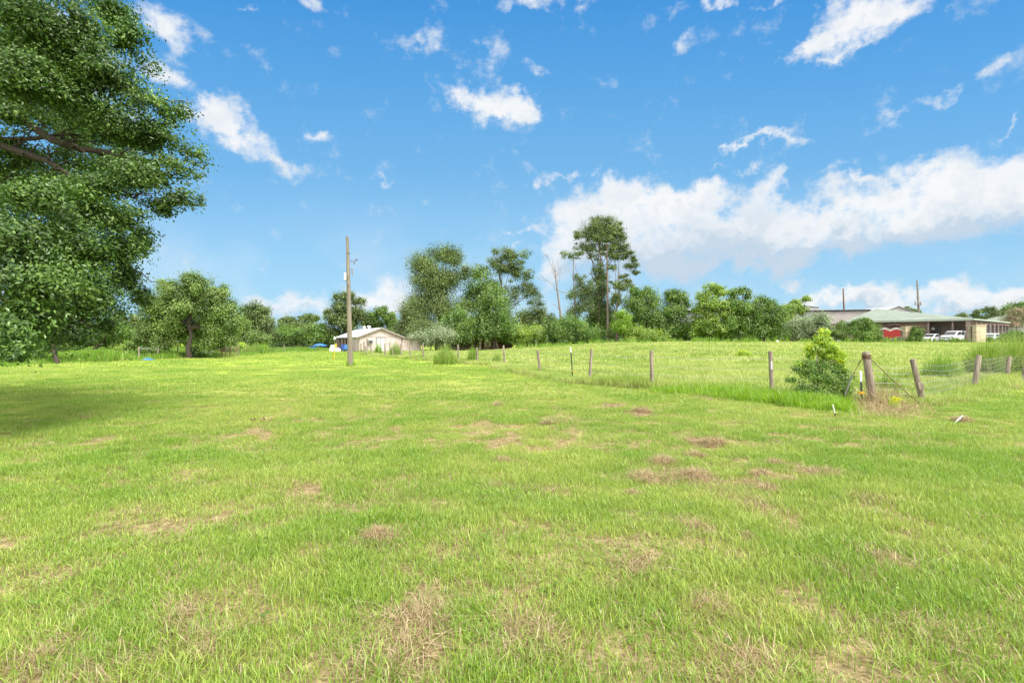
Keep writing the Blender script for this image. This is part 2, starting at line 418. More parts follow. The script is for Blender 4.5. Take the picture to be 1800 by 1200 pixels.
M['yellow'] = plain('yellow_plastic', (.75, .48, .03), .5, var=.2)
M['orange'] = plain('orange_plastic', (.80, .33, .02), .5, var=.1)
M['blue'] = plain('blue_plastic', (.05, .20, .48), .5, var=.3)
M['dblue'] = plain('dark_blue_plastic', (.03, .07, .28), .5, var=.3)
M['black'] = plain('black_paint', (.02, .02, .022), .5)
M['pink'] = plain('pale_pink_cladding', (.57, .475, .465), .7, col2=(.48, .39, .375), scale=1.2, stretch=(3, 3, .5))
M['trim'] = plain('weathered_trim', (.33, .27, .24), .8, var=.4)
M['roofw'] = plain('white_sheet_roof', (.54, .54, .56), .6, col2=(.42, .415, .42), scale=.9)
M['porch'] = plain('dark_red_boards', (.20, .085, .065), .9, col2=(.10, .05, .04), scale=3)
M['grey'] = plain('grey_box', (.20, .20, .20), .6)
M['clad'] = plain('pinkish_wall_sheet', (.47, .435, .415), .6, col2=(.40, .365, .345), scale=.7)
M['cladg'] = plain('grey_wall_sheet', (.30, .30, .32), .6, col2=(.22, .215, .23), scale=.9)
M['cladw'] = plain('white_wall_sheet', (.55, .55, .545), .6, var=.1)
M['groof'] = plain('pale_green_roof', (.26, .30, .245), .7, col2=(.20, .235, .19), scale=.6)
M['gfas'] = plain('green_fascia', (.32, .38, .31), .5, var=.1)
M['brown'] = plain('brown_brick', (.205, .135, .115), .9, col2=(.14, .095, .08), scale=5, stretch=(.4, .4, 5))
M['tan'] = plain('tan_siding', (.27, .205, .18), .85, col2=(.20, .15, .13), scale=4)
M['stone'] = plain('limestone_block', (.60, .49, .36), .9, col2=(.44, .35, .25), scale=4, stretch=(1, 1, 2.5))
M['glass'] = plain('dark_glass', (.05, .06, .065), .08, spec=.8)
M['winbar'] = plain('window_dark', (.045, .04, .045), .4)
M['carw'] = plain('white_car_paint', (.75, .76, .77), .25, var=.03, spec=.6)
M['carg'] = plain('grey_car_paint', (.45, .48, .47), .25, var=.03, spec=.6)
M['tyre'] = plain('tyre', (.025, .025, .025), .9)
M['rim'] = plain('wheel_rim', (.4, .4, .41), .35, .7)
M['bumper'] = plain('dark_bumper', (.07, .075, .09), .5)
M['red'] = plain('red_sheet', (.36, .03, .032), .55, col2=(.44, .02, .02), scale=2)
M['oldwood'] = plain('old_boards', (.30, .19, .13), .95, col2=(.15, .09, .065), scale=3, stretch=(5, 5, .6))
M['tarmac'] = plain('grey_yard', (.22, .21, .20), .9, var=.2)
M['soilm'] = plain('clod_soil', (.30, .21, .13), .95, col2=(.19, .13, .08), scale=14, bump=.8)

# ------------------------------------------------------------------ ground
def build_ground():
    ys = np.concatenate([[-4000, -800, -200, -60, -20, -6, -2, 0], np.geomspace(.6, 14, 190), np.geomspace(14.3, 120, 120), [150, 200, 300, 500, 900, 1800, 3500, 7000]])
    k = np.linspace(0, 1, 150); base = k ** 1.9
    half = np.concatenate([base[1:] * 14, 14 + (np.geomspace(1, 90, 70)), [160, 300, 700, 1600, 3600, 7000]])
    xs = np.concatenate([-half[::-1], [0], half])
    X, Y = np.meshgrid(xs, ys); Z = terrain(X, Y)
    nx, ny = len(xs), len(ys)
    V = np.stack([X.ravel(), Y.ravel(), Z.ravel()], 1)
    i = np.arange(nx - 1)[None, :] + nx * np.arange(ny - 1)[:, None]; i = i.ravel()
    F = np.stack([i, i + 1, i + nx + 1, i + nx], 1)
    o = npmesh('ground', V, F, np.full(len(F), .5), M['ground'], loc=(0, 0, 0), smooth=True)
    b = bare(X.ravel(), Y.ravel()); b[np.hypot(X.ravel(), Y.ravel()) > 45] = 0
    a = o.data.attributes.new('bare', 'FLOAT', 'POINT'); a.data.foreach_set('value', b.astype(np.float32))
    tag(o, 'mown lawn and pasture ground rising gently to the right', 'ground', kind='structure')
build_ground()

# ------------------------------------------------------------------ grass
def blade_arrays(rng, n, rad, h, w, lean, straw=.12, flat=0.0, tl=(0, .8), clump=None):
    """n grass blades as 3-segment ribbons -> V, quads(3 per blade incl. tip degenerate) , tint"""
    if clump is None:
        r = rad * np.sqrt(rng.random(n)); a = rng.random(n) * 6.283; bx, by = r * np.cos(a), r * np.sin(a)
    else: bx, by = clump
    H = h * rng.uniform(.45, 1.15, n); Wd = w * rng.uniform(.7, 1.3, n)
    yaw = rng.random(n) * 6.283; ln = lean * np.abs(rng.normal(.6, .5, n))
    st = rng.random(n) < straw
    ln = np.where(st, ln * 2.2 + .5, ln); H = np.where(st, H * .8, H)
    dxy = np.stack([np.cos(yaw), np.sin(yaw)], 1); sxy = np.stack([-np.sin(yaw + rng.normal(0, .6, n)), np.cos(yaw)], 1)
    L = []
    for t, wf in ((0, 1.0), (.4, .85), (.75, .55), (1.0, .08)):
        out = ln * (t ** 1.7) * H; z = H * t * np.sqrt(np.clip(1 - (ln * t * .55) ** 2, .04, 1))
        c = np.stack([bx + dxy[:, 0] * out, by + dxy[:, 1] * out, z], 1)
        s = np.concatenate([sxy, np.zeros((n, 1))], 1) * (Wd * wf * .5)[:, None]
        L += [c - s, c + s]
    V = np.stack(L, 1)        # n,8,3
    b = (np.arange(n) * 8)[:, None]
    F = np.concatenate([b + np.array([0, 1, 3, 2]), b + np.array([2, 3, 5, 4]), b + np.array([4, 5, 7, 6])], 1).reshape(-1, 4)
    ti = rng.uniform(tl[0], tl[1], n); ti = np.where(st, rng.uniform(.84, 1, n), ti)
    T3 = np.stack([np.where(rng.random(n) < (.15 if straw > .01 else 0), rng.uniform(.84, .93, n), ti), ti, ti], 1)
    return V.reshape(-1, 3), F, T3.ravel()
SRC = {}
def tuft_set(key, cnt, m, **kw):
    c = bpy.data.collections.new(key)
    for i in range(cnt):
        rng = np.random.default_rng(abs(hash(key)) % 1000 * 0 + i * 31 + len(key) * 7)
        V, F, ti = blade_arrays(rng, **kw)
        o = npmesh(key, V, F, ti, m, loc=(0, 0, 0)); COL.objects.unlink(o); c.objects.link(o)
    SRC[key] = (c, cnt)
def scatter_group(coll):
    ng = bpy.data.node_groups.new('scatter', 'GeometryNodeTree')
    ng.interface.new_socket('Geometry', in_out='INPUT', socket_type='NodeSocketGeometry')
    ng.interface.new_socket('Geometry', in_out='OUTPUT', socket_type='NodeSocketGeometry')
    N = ng.nodes; L = ng.links
    gi = N.new('NodeGroupInput'); go = N.new('NodeGroupOutput')
    ci = N.new('GeometryNodeCollectionInfo'); ci.inputs['Collection'].default_value = coll
    ci.inputs['Separate Children'].default_value = True; ci.inputs['Reset Children'].default_value = True
    ip = N.new('GeometryNodeInstanceOnPoints'); ip.inputs['Pick Instance'].default_value = True
    def at_(nm, ty):
        a = N.new('GeometryNodeInputNamedAttribute'); a.data_type = ty; a.inputs['Name'].default_value = nm; return a.outputs[0]
    L.new(gi.outputs[0], ip.inputs['Points']); L.new(ci.outputs[0], ip.inputs['Instance'])
    L.new(at_('idx', 'INT'), ip.inputs['Instance Index']); L.new(at_('rot', 'FLOAT_VECTOR'), ip.inputs['Rotation']); L.new(at_('scl', 'FLOAT_VECTOR'), ip.inputs['Scale'])
    L.new(ip.outputs[0], go.inputs[0])
    return ng
def scatter(name, label, cat, key, x, y, sx, sz, rng, z=None):
    coll, cnt = SRC[key]; n = len(x)
    me = bpy.data.meshes.new(name); me.vertices.add(n)
    z = terrain(x, y) if z is None else z
    me.vertices.foreach_set('co', np.stack([x, y, z - .004], 1).astype(np.float32).ravel())
    me.attributes.new('idx', 'INT', 'POINT').data.foreach_set('value', rng.integers(0, cnt, n).astype(np.int32))
    rot = np.stack([rng.normal(0, .06, n), rng.normal(0, .06, n), rng.random(n) * 6.283], 1).astype(np.float32)
    me.attributes.new('rot', 'FLOAT_VECTOR', 'POINT').data.foreach_set('vector', rot.ravel())
    me.attributes.new('scl', 'FLOAT_VECTOR', 'POINT').data.foreach_set('vector', np.stack([sx, sx, sz], 1).astype(np.float32).ravel())
    o = bpy.data.objects.new(name, me); COL.objects.link(o)
    o.modifiers.new('scatter', 'NODES').node_group = scatter_group(coll)
    tag(o, label, cat, kind='stuff'); return o
def cloudpts(rng, n, y0, y1, xm=1.2, pad=2.0):
    y = np.sqrt(rng.random(n) * (y1 ** 2 - y0 ** 2) + y0 ** 2); x = rng.uniform(-1, 1, n) * (xm * y + pad); return x, y
def left_edge(y): return np.interp(y, [0, 30, 38, 45, 50, 56, 64, 79, 95], [-31, -31, -30.3, -29.8, -29.4, -29.4, -31, -29.5, -30])

tuft_set('blade_tuft', 6, M['lawn'], n=210, rad=.2, h=.066, w=.0042, lean=1.0, straw=.06)
tuft_set('blade_tuft_wide', 4, M['lawn'], n=150, rad=.34, h=.06, w=.011, lean=1.0, straw=.09)
tuft_set('blade_tuft_far', 4, M['lawn'], n=110, rad=.7, h=.065, w=.03, lean=1.0, straw=.05)
tuft_set('pasture_tuft', 5, M['past'], n=120, rad=.3, h=.30, w=.012, lean=.55, straw=.20)
tuft_set('pasture_tuft_far', 4, M['past'], n=100, rad=.8, h=.24, w=.045, lean=.6, straw=.16)
tuft_set('long_tuft', 4, M['lawn'], n=70, rad=.10, h=.12, w=.0046, lean=1.0, straw=.12)
tuft_set('weed_tuft', 4, M['tall'], n=110, rad=.8, h=.24, w=.045, lean=.6, straw=.10)
tuft_set('straw_tuft', 4, M['straw'], n=60, rad=.16, h=.10, w=.004, lean=2.2, straw=.0, tl=(0, 1))
def lawn():
    rng = np.random.default_rng(5)
    X, Y, S = [], [], []
    for n, a, b, key in ((4200, .7, 7, 0), (5200, 7, 14, 0)):
        x, y = cloudpts(rng, n, a, b); X.append(x); Y.append(y)
    x = np.concatenate(X); y = np.concatenate(Y)
    thin = vnoise(x, y, .55, 11) * .55 + vnoise(x, y, .16, 12) * .45
    p = sm(.16, .44, thin) * (1 - .96 * bare(x, y)) * .95 + .03
    k = (rng.random(len(x)) < p) & ~pasture(x, y) & (np.hypot(x + .0, y) > .5); x, y = x[k], y[k]
    hgt = .45 + .55 * vnoise(x, y, 1.6, 3) + .55 * vnoise(x, y, .35, 4)
    scatter('lawn_grass', 'short green lawn grass with dry blades in the foreground', 'grass', 'blade_tuft', x, y, rng.uniform(.8, 1.15, len(x)), hgt, rng)
    x2, y2 = cloudpts(rng, 2600, 1, 15); k = ~pasture(x2, y2) & (vnoise(x2, y2, .7, 51) > .52) & (bare(x2, y2) < .3); x2, y2 = x2[k], y2[k]
    scatter('lawn_grass', 'longer tufts missed by the mower in the foreground lawn', 'grass', 'long_tuft', x2, y2, rng.uniform(.8, 1.3, len(x2)), rng.uniform(.5, 1.1, len(x2)), rng)
    x, y = cloudpts(rng, 11000, 13, 30)
    thin = vnoise(x, y, .9, 11); k = (rng.random(len(x)) < .45 + .6 * sm(.2, .5, thin)) & ~pasture(x, y) & (x > left_edge(y)) & (rng.random(len(x)) < 1 - .9 * bare(x, y)); x, y = x[k], y[k]
    scatter('lawn_grass', 'mown green lawn grass in the middle distance', 'grass', 'blade_tuft_wide', x, y, rng.uniform(.9, 1.2, len(x)), .6 + .8 * vnoise(x, y, 2.2, 3), rng)
    x, y = cloudpts(rng, 13000, 29, 88, 1.05)
    k = ~pasture(x, y) & (x > left_edge(y)); x, y = x[k], y[k]
    scatter('lawn_grass', 'pale mown lawn grass running back to the pink house', 'grass', 'blade_tuft_far', x, y, rng.uniform(.9, 1.3, len(x)), .6 + .9 * vnoise(x, y, 3, 3), rng)
    # pasture beyond the fence
    x, y = cloudpts(rng, 9000, 12, 32, 1.15)
    k = pasture(x, y); x, y = x[k], y[k]
    scatter('pasture_grass', 'knee high pale grass just beyond the wire fence', 'grass', 'pasture_tuft', x, y, rng.uniform(.9, 1.3, len(x)), .35 + 1.0 * vnoise(x, y, 1.5, 8) * (1 - .35 * sm(20, 32, y)), rng)
    x, y = cloudpts(rng, 15000, 31, 76, 1.15)
    k = pasture(x, y); x, y = x[k], y[k]
    scatter('pasture_grass', 'pale yellow green pasture grass in front of the tree line', 'grass', 'pasture_tuft_far', x, y, rng.uniform(.9, 1.3, len(x)), .35 + .8 * vnoise(x, y, 4, 8), rng)
    # rough weeds left of the mown edge
    x = rng.uniform(-75, -26, 9000); y = rng.uniform(26, 95, 9000)
    k = (x < left_edge(y) + .3) & (x > -1.25 * y - 4); x, y = x[k], y[k]
    scatter('rough_weeds', 'waist high rough weeds beyond the left edge of the lawn', 'weeds', 'weed_tuft', x, y, rng.uniform(.8, 1.2, len(x)), .6 + 2.6 * vnoise(x, y, 3.5, 9), rng)
    # dry thatch lying in the bare spots
    xs, ys = [], []
    for q, (bx, by, br) in enumerate(BW):
        n = int(8 + 70 * br); a = rng.random(n) * 6.283; r = br * 1.15 * np.sqrt(rng.random(n))
        if q in (0, 8, 9, 13): r = br * rng.uniform(.6, 1.2, n)      # open soil in the middle of these
        xs.append(bx + r * np.cos(a)); ys.append(by + 1.5 * r * np.sin(a))
    x = np.concatenate(xs); y = np.concatenate(ys)
    x2, y2 = cloudpts(rng, 1000, 1, 13); k = (~pasture(x2, y2)) & (vnoise(x2, y2, .55, 11) < .42); x = np.concatenate([x, x2[k]]); y = np.concatenate([y, y2[k]])
    scatter('dry_thatch', 'brown dry mowing thatch lying in the thin spots of the lawn', 'thatch', 'straw_tuft', x, y, rng.uniform(.7, 1.2, len(x)), rng.uniform(.4, .9, len(x)), rng)
lawn()

def clover():
    rng = np.random.default_rng(61); x, y = cloudpts(rng, 900, 1.6, 12); k = ~pasture(x, y) & (vnoise(x, y, 1.1, 33) > .55); x, y = x[k], y[k]
    m = 7; X = np.repeat(x, m) + rng.normal(0, .035, len(x) * m); Y = np.repeat(y, m) + rng.normal(0, .035, len(x) * m)
    Cc = np.stack([X, Y, terrain(X, Y) + rng.uniform(.03, .075, len(X))], 1); V, F, t = leaves(rng, Cc, np.tile([0, 0, 1.6], (len(X), 1)), .014, .75, .6, rng.normal(.45, .2, len(X)))
    tag(npmesh('lawn_weeds', V, F, t, M['green'], loc=(0, 4, 0)), 'small broad leaved weeds scattered through the foreground lawn', 'weeds', kind='stuff')

# ------------------------------------------------------------------ foliage
def rnd_unit(rng, n):
    v = rng.normal(size=(n, 3)); return v / np.linalg.norm(v, axis=1, keepdims=True)
def leaves(rng, C, Nrm, size, asp=.5, jitter=.9, tint=None):
    n = len(C); nr = Nrm + rnd_unit(rng, n) * jitter; nr /= np.linalg.norm(nr, axis=1, keepdims=True) + 1e-9
    a = np.cross(nr, rnd_unit(rng, n)); a /= np.linalg.norm(a, axis=1, keepdims=True) + 1e-9
    b = np.cross(nr, a); s = (size * rng.uniform(.6, 1.3, n))[:, None]
    fold = nr * s * .18
    V = np.stack([C - a * s, C + b * s * asp + fold, C + a * s, C - b * s * asp + fold], 1).reshape(-1, 3)
    k = (np.arange(n) * 4)[:, None]
    F = np.concatenate([k + np.array([0, 1, 2]), k + np.array([0, 2, 3])], 1).reshape(-1, 3)
    return V, F, np.repeat(np.clip(tint, 0, 1), 2)
def clump_pts(rng, clumps, n, subs=18, subr=.44, flat=.85, hollow=.45):
    """clumps: (centre, (rx,ry,rz)); leaves gathered on smaller puffs that sit towards each clump's outside"""
    w = np.array([c[1][0] * c[1][2] for c in clumps]); w = w / w.sum()
    PC, PN, TI = [], [], []
    for (c, r), ww in zip(clumps, w):
        m = max(24, int(n * ww)); c = np.array(c); r = np.array(r, float)
        k = max(5, int(subs))
        u = rnd_unit(rng, k); rad = rng.uniform(hollow, 1.0, k)[:, None]
        pc = c + u * rad * r * .86; ps = subr * r.mean() * rng.uniform(.6, 1.35, k)
        pt = np.clip(rng.normal(.45, .22, k), 0, 1)
        j = rng.integers(0, k, m)
        d = rng.normal(0, .46, (m, 3)); d[:, 2] *= flat
        p = pc[j] + d * ps[j][:, None] * 1.25
        nrm = d * .8 + u[j] * .6; nrm[:, 2] += .45
        PC.append(p); PN.append(nrm); TI.append(np.clip(pt[j] + rng.normal(0, .16, m) , 0, 1))
    return np.concatenate(PC), np.concatenate(PN), np.concatenate(TI)
def foliage(name, rng, clumps, n, size, m, parent=None, loc=None, asp=.5, zmin=None, gaps=None, **kw):
    C, Nn, ti = clump_pts(rng, clumps, n, **kw)
    if gaps:      # open ragged holes between the sprays
        sc, th = gaps; q = (vnoise(C[:, 0] + C[:, 2] * .35, C[:, 2] * 1.5 + C[:, 1] * .3, sc, 3) + vnoise(C[:, 1], C[:, 2] * 1.3 - C[:, 0] * .4, sc, 4)) * .5
        k = (q > th) | (rng.random(len(C)) < .12); C, Nn, ti = C[k], Nn[k], ti[k]
    if zmin is not None:
        k = C[:, 2] > zmin; C, Nn, ti = C[k], Nn[k], ti[k]
    V, F, t = leaves(rng, C, Nn, size, asp, tint=ti)
    return npmesh(name, V, F, t, m, parent=parent, loc=loc)
def drapes(rng, clumps, strands, size, m, parent, ln=2.0, per=26):
    """vine curtains hanging from the outside of the clumps"""
    C = []
    for i in range(strands):
        c, r = clumps[rng.integers(0, len(clumps))]; c = np.array(c); r = np.array(r, float)
        u = rnd_unit(rng, 1)[0]; u[2] = abs(u[2]) * .6; u /= np.linalg.norm(u)
        s = c + u * r * 1.02; L = ln * rng.uniform(.4, 1.4)
        t = rng.random(per); p = np.tile(s, (per, 1)); p[:, 2] -= t * L
        p += rng.normal(0, .14 + size * .2, (per, 3)) * np.array([1, 1, .4]); p[:, :2] += (u[:2] * .25)[None]
        C.append(p)
    C = np.concatenate(C); k = C[:, 2] > terrain(C[:, 0], C[:, 1]) + .1; C = C[k]
    V, F, t = leaves(rng, C, np.tile([0, -.5, .6], (len(C), 1)), size, .55, tint=rng.normal(.6, .25, len(C)))
    return npmesh('vine', V, F, t, m, parent=parent)
def wob(a, b, n, amp, rng):
    a, b = Vector(a), Vector(b); pts = []
    for i in range(n + 1):
        t = i / n; p = a.lerp(b, t)
        if 0 < i < n: p += Vector(rng.normal(0, amp, 3))
        pts.append(p)
    return pts
def treething(name, base, label, cat, group, clumps, n, size, leaf, seed, bark='bark', tr=.22, lean=0.0, top=None, subs=18, asp=.5, subr=.44, flat=.85,
              limbs=8, lmin=.15, vine=0, vl=2.0, hollow=.45, trunk=True, zmin=None, vm='vine'):
    rng = np.random.default_rng(seed)
    root = thing(name, base, label, cat, group)
    cs = [np.array(c) for c, r in clumps]
    topc = max(cs, key=lambda c: c[2]) if top is None else np.array(top)
    if trunk:
        mb = MB(); b = Vector(base) - Vector((0, 0, .15)); t = Vector(topc)
        pts = wob(b, t, 6, tr * .5, rng); pts[0] = b
        mb.tube(pts, [tr * (1.25 if i == 0 else 1 - .82 * i / 6) for i in range(7)], 8)
        idx = rng.permutation(len(cs))[:limbs] if len(cs) > limbs else range(len(cs))
        for i in idx:
            c = Vector(cs[i]); h = np.clip((c.z - b.z) * .62 / max(.1, (t.z - b.z)), lmin, .9); s = b.lerp(t, float(h))
            q = int(h * 6); s = pts[q].lerp(pts[min(q + 1, 6)], h * 6 - q)
            r0 = tr * (1 - .8 * h) * .55; lp = wob(s, c, 4, (c - s).length * .05, rng)
            mb.tube(lp, [r0 * (1 - .8 * k / 4) for k in range(5)], 6)
            for _ in range(2):
                e = c + Vector(rnd_unit(rng, 1)[0]) * float(np.mean(clumps[i][1])) * .8
                mb.tube(wob(lp[3], e, 3, .08 * (e - c).length, rng), [r0 * .35, r0 * .25, r0 * .18, r0 * .08], 5, cap=False)
        mb.build('trunk', M[bark], root)
    foliage('crown', rng, clumps, n, size, M[leaf], root, subs=subs, asp=asp, subr=subr, flat=flat, hollow=hollow, zmin=zmin)
    if vine: drapes(rng, clumps, vine, size * .8, M[vm], root, vl)
    return root
def C(px, py, rx, ry, d, deep=1.0, dd=0.0):
    """a clump given by where it shows and how far away it stands"""
    D_ = d + dd; s = D_ / 900.0; p = P(px, py, D_)
    return (tuple(p), (rx * s, (rx + ry) * .5 * s * deep, ry * s))

# ---- the big oak at the left, its trunk outside the frame
def big_oak():
    L = [(40,30,90,60,8.6),(130,60,80,60,9.2),(200,25,40,35,9.6),(232,78,40,38,9.6),(165,128,75,42,9.2),(262,120,30,26,10),(255,180,52,34,9.6),(300,188,36,26,10),
         (40,130,80,50,8.6),(110,165,60,30,9),(30,205,50,20,8.4),(190,225,70,30,9.6),(290,245,58,36,10),(345,282,38,24,10.4),(310,305,50,32,10),(325,352,36,24,10),(245,300,60,42,9.6),(285,362,40,18,10),
         (150,330,70,26,9.2),(60,345,80,32,8.2),(150,372,80,38,8.6),(220,385,46,28,9.2),(40,420,90,46,7.8),(140,440,80,46,8.6),(212,440,40,42,9.4),(222,488,26,28,9.8),
         (60,495,90,46,7.8),(150,525,75,44,9),(205,545,28,24,10),(50,560,80,36,7.6),(120,585,58,22,8.6),(185,572,30,22,9.6),(22,618,46,20,7.2),(10,590,60,36,7.4),(60,610,50,18,8),
         (100,430,120,70,12),(60,330,120,60,12.5),(120,520,110,50,12.5),(60,560,90,34,12),(150,200,110,60,13),(60,90,120,60,13),(200,290,60,50,12.5),(60,200,70,36,10.5),(120,235,60,30,11),(20,270,60,30,10.5),(110,290,60,34,10.5),(180,320,50,30,10.5),(240,240,50,30,10.8),(30,160,60,30,9.5),(240,420,36,30,10.5),(250,520,20,22,10.5),
         (-60,60,80,90,9),(-70,240,80,80,10),(-80,420,90,90,8.5),(-60,560,70,50,8),(-160,300,110,160,12),
         (40,-80,140,70,10),(170,-50,60,40,10.4),(-100,-60,90,60,11)]
    base = Vector((-15.2, 12.6, T(-15.2, 12.6)))
    rng = np.random.default_rng(77)
    root = thing('oak_tree', base, 'large dark green oak leaning in from the left edge with long low limbs', 'tree')
    cl = [C(*c) for c in L]
    mb = MB()
    tp = [base + Vector((0, 0, -.2)), base + Vector((.05, 0, 1.4)), base + Vector((.2, -.1, 3.2)), base + Vector((.1, 0, 5.5)), base + Vector((.3, .1, 8.5)), base + Vector((.2, .2, 12))]
    mb.tube(tp, [.62, .46, .42, .36, .25, .1], 12)
    def limb(s, pp, r0):
        pts = [s] + pp; mb.tube(pts, [r0 * .62 * (1 - .85 * i / (len(pts) - 1)) for i in range(len(pts))], 8); return pts
    lm = []
    lm.append(limb(tp[3], [P(-60, 190, 11), P(40, 212, 10), P(90, 245, 9.6), P(140, 262, 9.4), P(190, 268, 9.6), P(245, 280, 9.8), P(300, 286, 10.1)], .17))
    lm.append(limb(tp[3], [P(-60, 248, 11), P(0, 246, 10.4), P(60, 244, 10), P(110, 236, 9.8), P(170, 240, 9.7)], .13))
    lm.append(limb(tp[2], [P(-50, 240, 10.6), P(20, 262, 9.8), P(80, 282, 9.4), P(130, 312, 9.3), P(180, 330, 9.4), P(240, 350, 9.7)], .14))
    lm.append(limb(tp[4], [P(-60, 60, 11), P(40, 100, 10), P(130, 130, 9.6), P(220, 150, 9.8), P(290, 185, 10)], .13))
    lm.append(limb(tp[2], [P(-60, 400, 10.5), P(20, 420, 9), P(100, 440, 8.8), P(200, 450, 9.4)], .12))
    lm.append(limb(tp[1], [P(-60, 480, 10.5), P(10, 530, 8.8), P(80, 560, 8.6), P(160, 560, 9.2)], .10))
    lm.append(limb(tp[3], [P(-40, 290, 11), P(60, 330, 11), P(140, 400, 11), P(200, 500, 11)], .10))
    lm.append(limb(tp[4], [P(-100, -60, 11), P(60, -60, 10.5), P(180, -10, 10)], .12))
    for pts in lm:
        for i in range(2, len(pts)):
            for _ in range(4):
                s = pts[i - 1].lerp(pts[i], float(rng.random())); d = (pts[i] - pts[i - 1]).normalized()
                e = s + d * rng.uniform(.2, .6) + Vector(rnd_unit(rng, 1)[0] * [.6, .5, .45]) * rng.uniform(.5, 1.2)
                mb.tube(wob(s, e, 4, .05, rng), [.022, .017, .012, .009, .004], 5, cap=False)
    mb.build('trunk', M['bark'], root)
    foliage('crown', rng, cl, 470000, .034, M['oak'], root, gaps=(.42, .44), subs=44, subr=.44, asp=.5, flat=.8, hollow=.15)
big_oak()

# ---- the free-standing tree on the lawn's left edge
d = 45
cl = [C(*c) for c in [(335,492,24,18,d),(310,512,28,20,d),(355,505,26,20,d),(290,500,16,14,d),(385,520,24,20,d),(400,545,26,22,d),(372,545,34,24,d),(330,535,34,26,d),(290,535,34,26,d),(262,545,24,22,d),
      (260,575,26,22,d),(295,570,36,26,d),(385,578,32,24,d),(412,568,16,22,d),(250,600,18,16,d),(285,602,28,14,d),(370,605,26,14,d),(405,598,14,12,d),
      (330,530,40,30,d,1,2.5),(300,575,50,26,d,1,2.5),(370,575,44,28,d,1,2.5)]]
treething('broadleaf_tree', at(334, d), 'rounded grey green tree standing alone at the left edge of the mown lawn', 'tree', None, cl, 90000, .085, 'mid', 5, tr=.23, lmin=.42, top=P(334, 500, d), limbs=16, subs=20, hollow=.3, subr=.42)

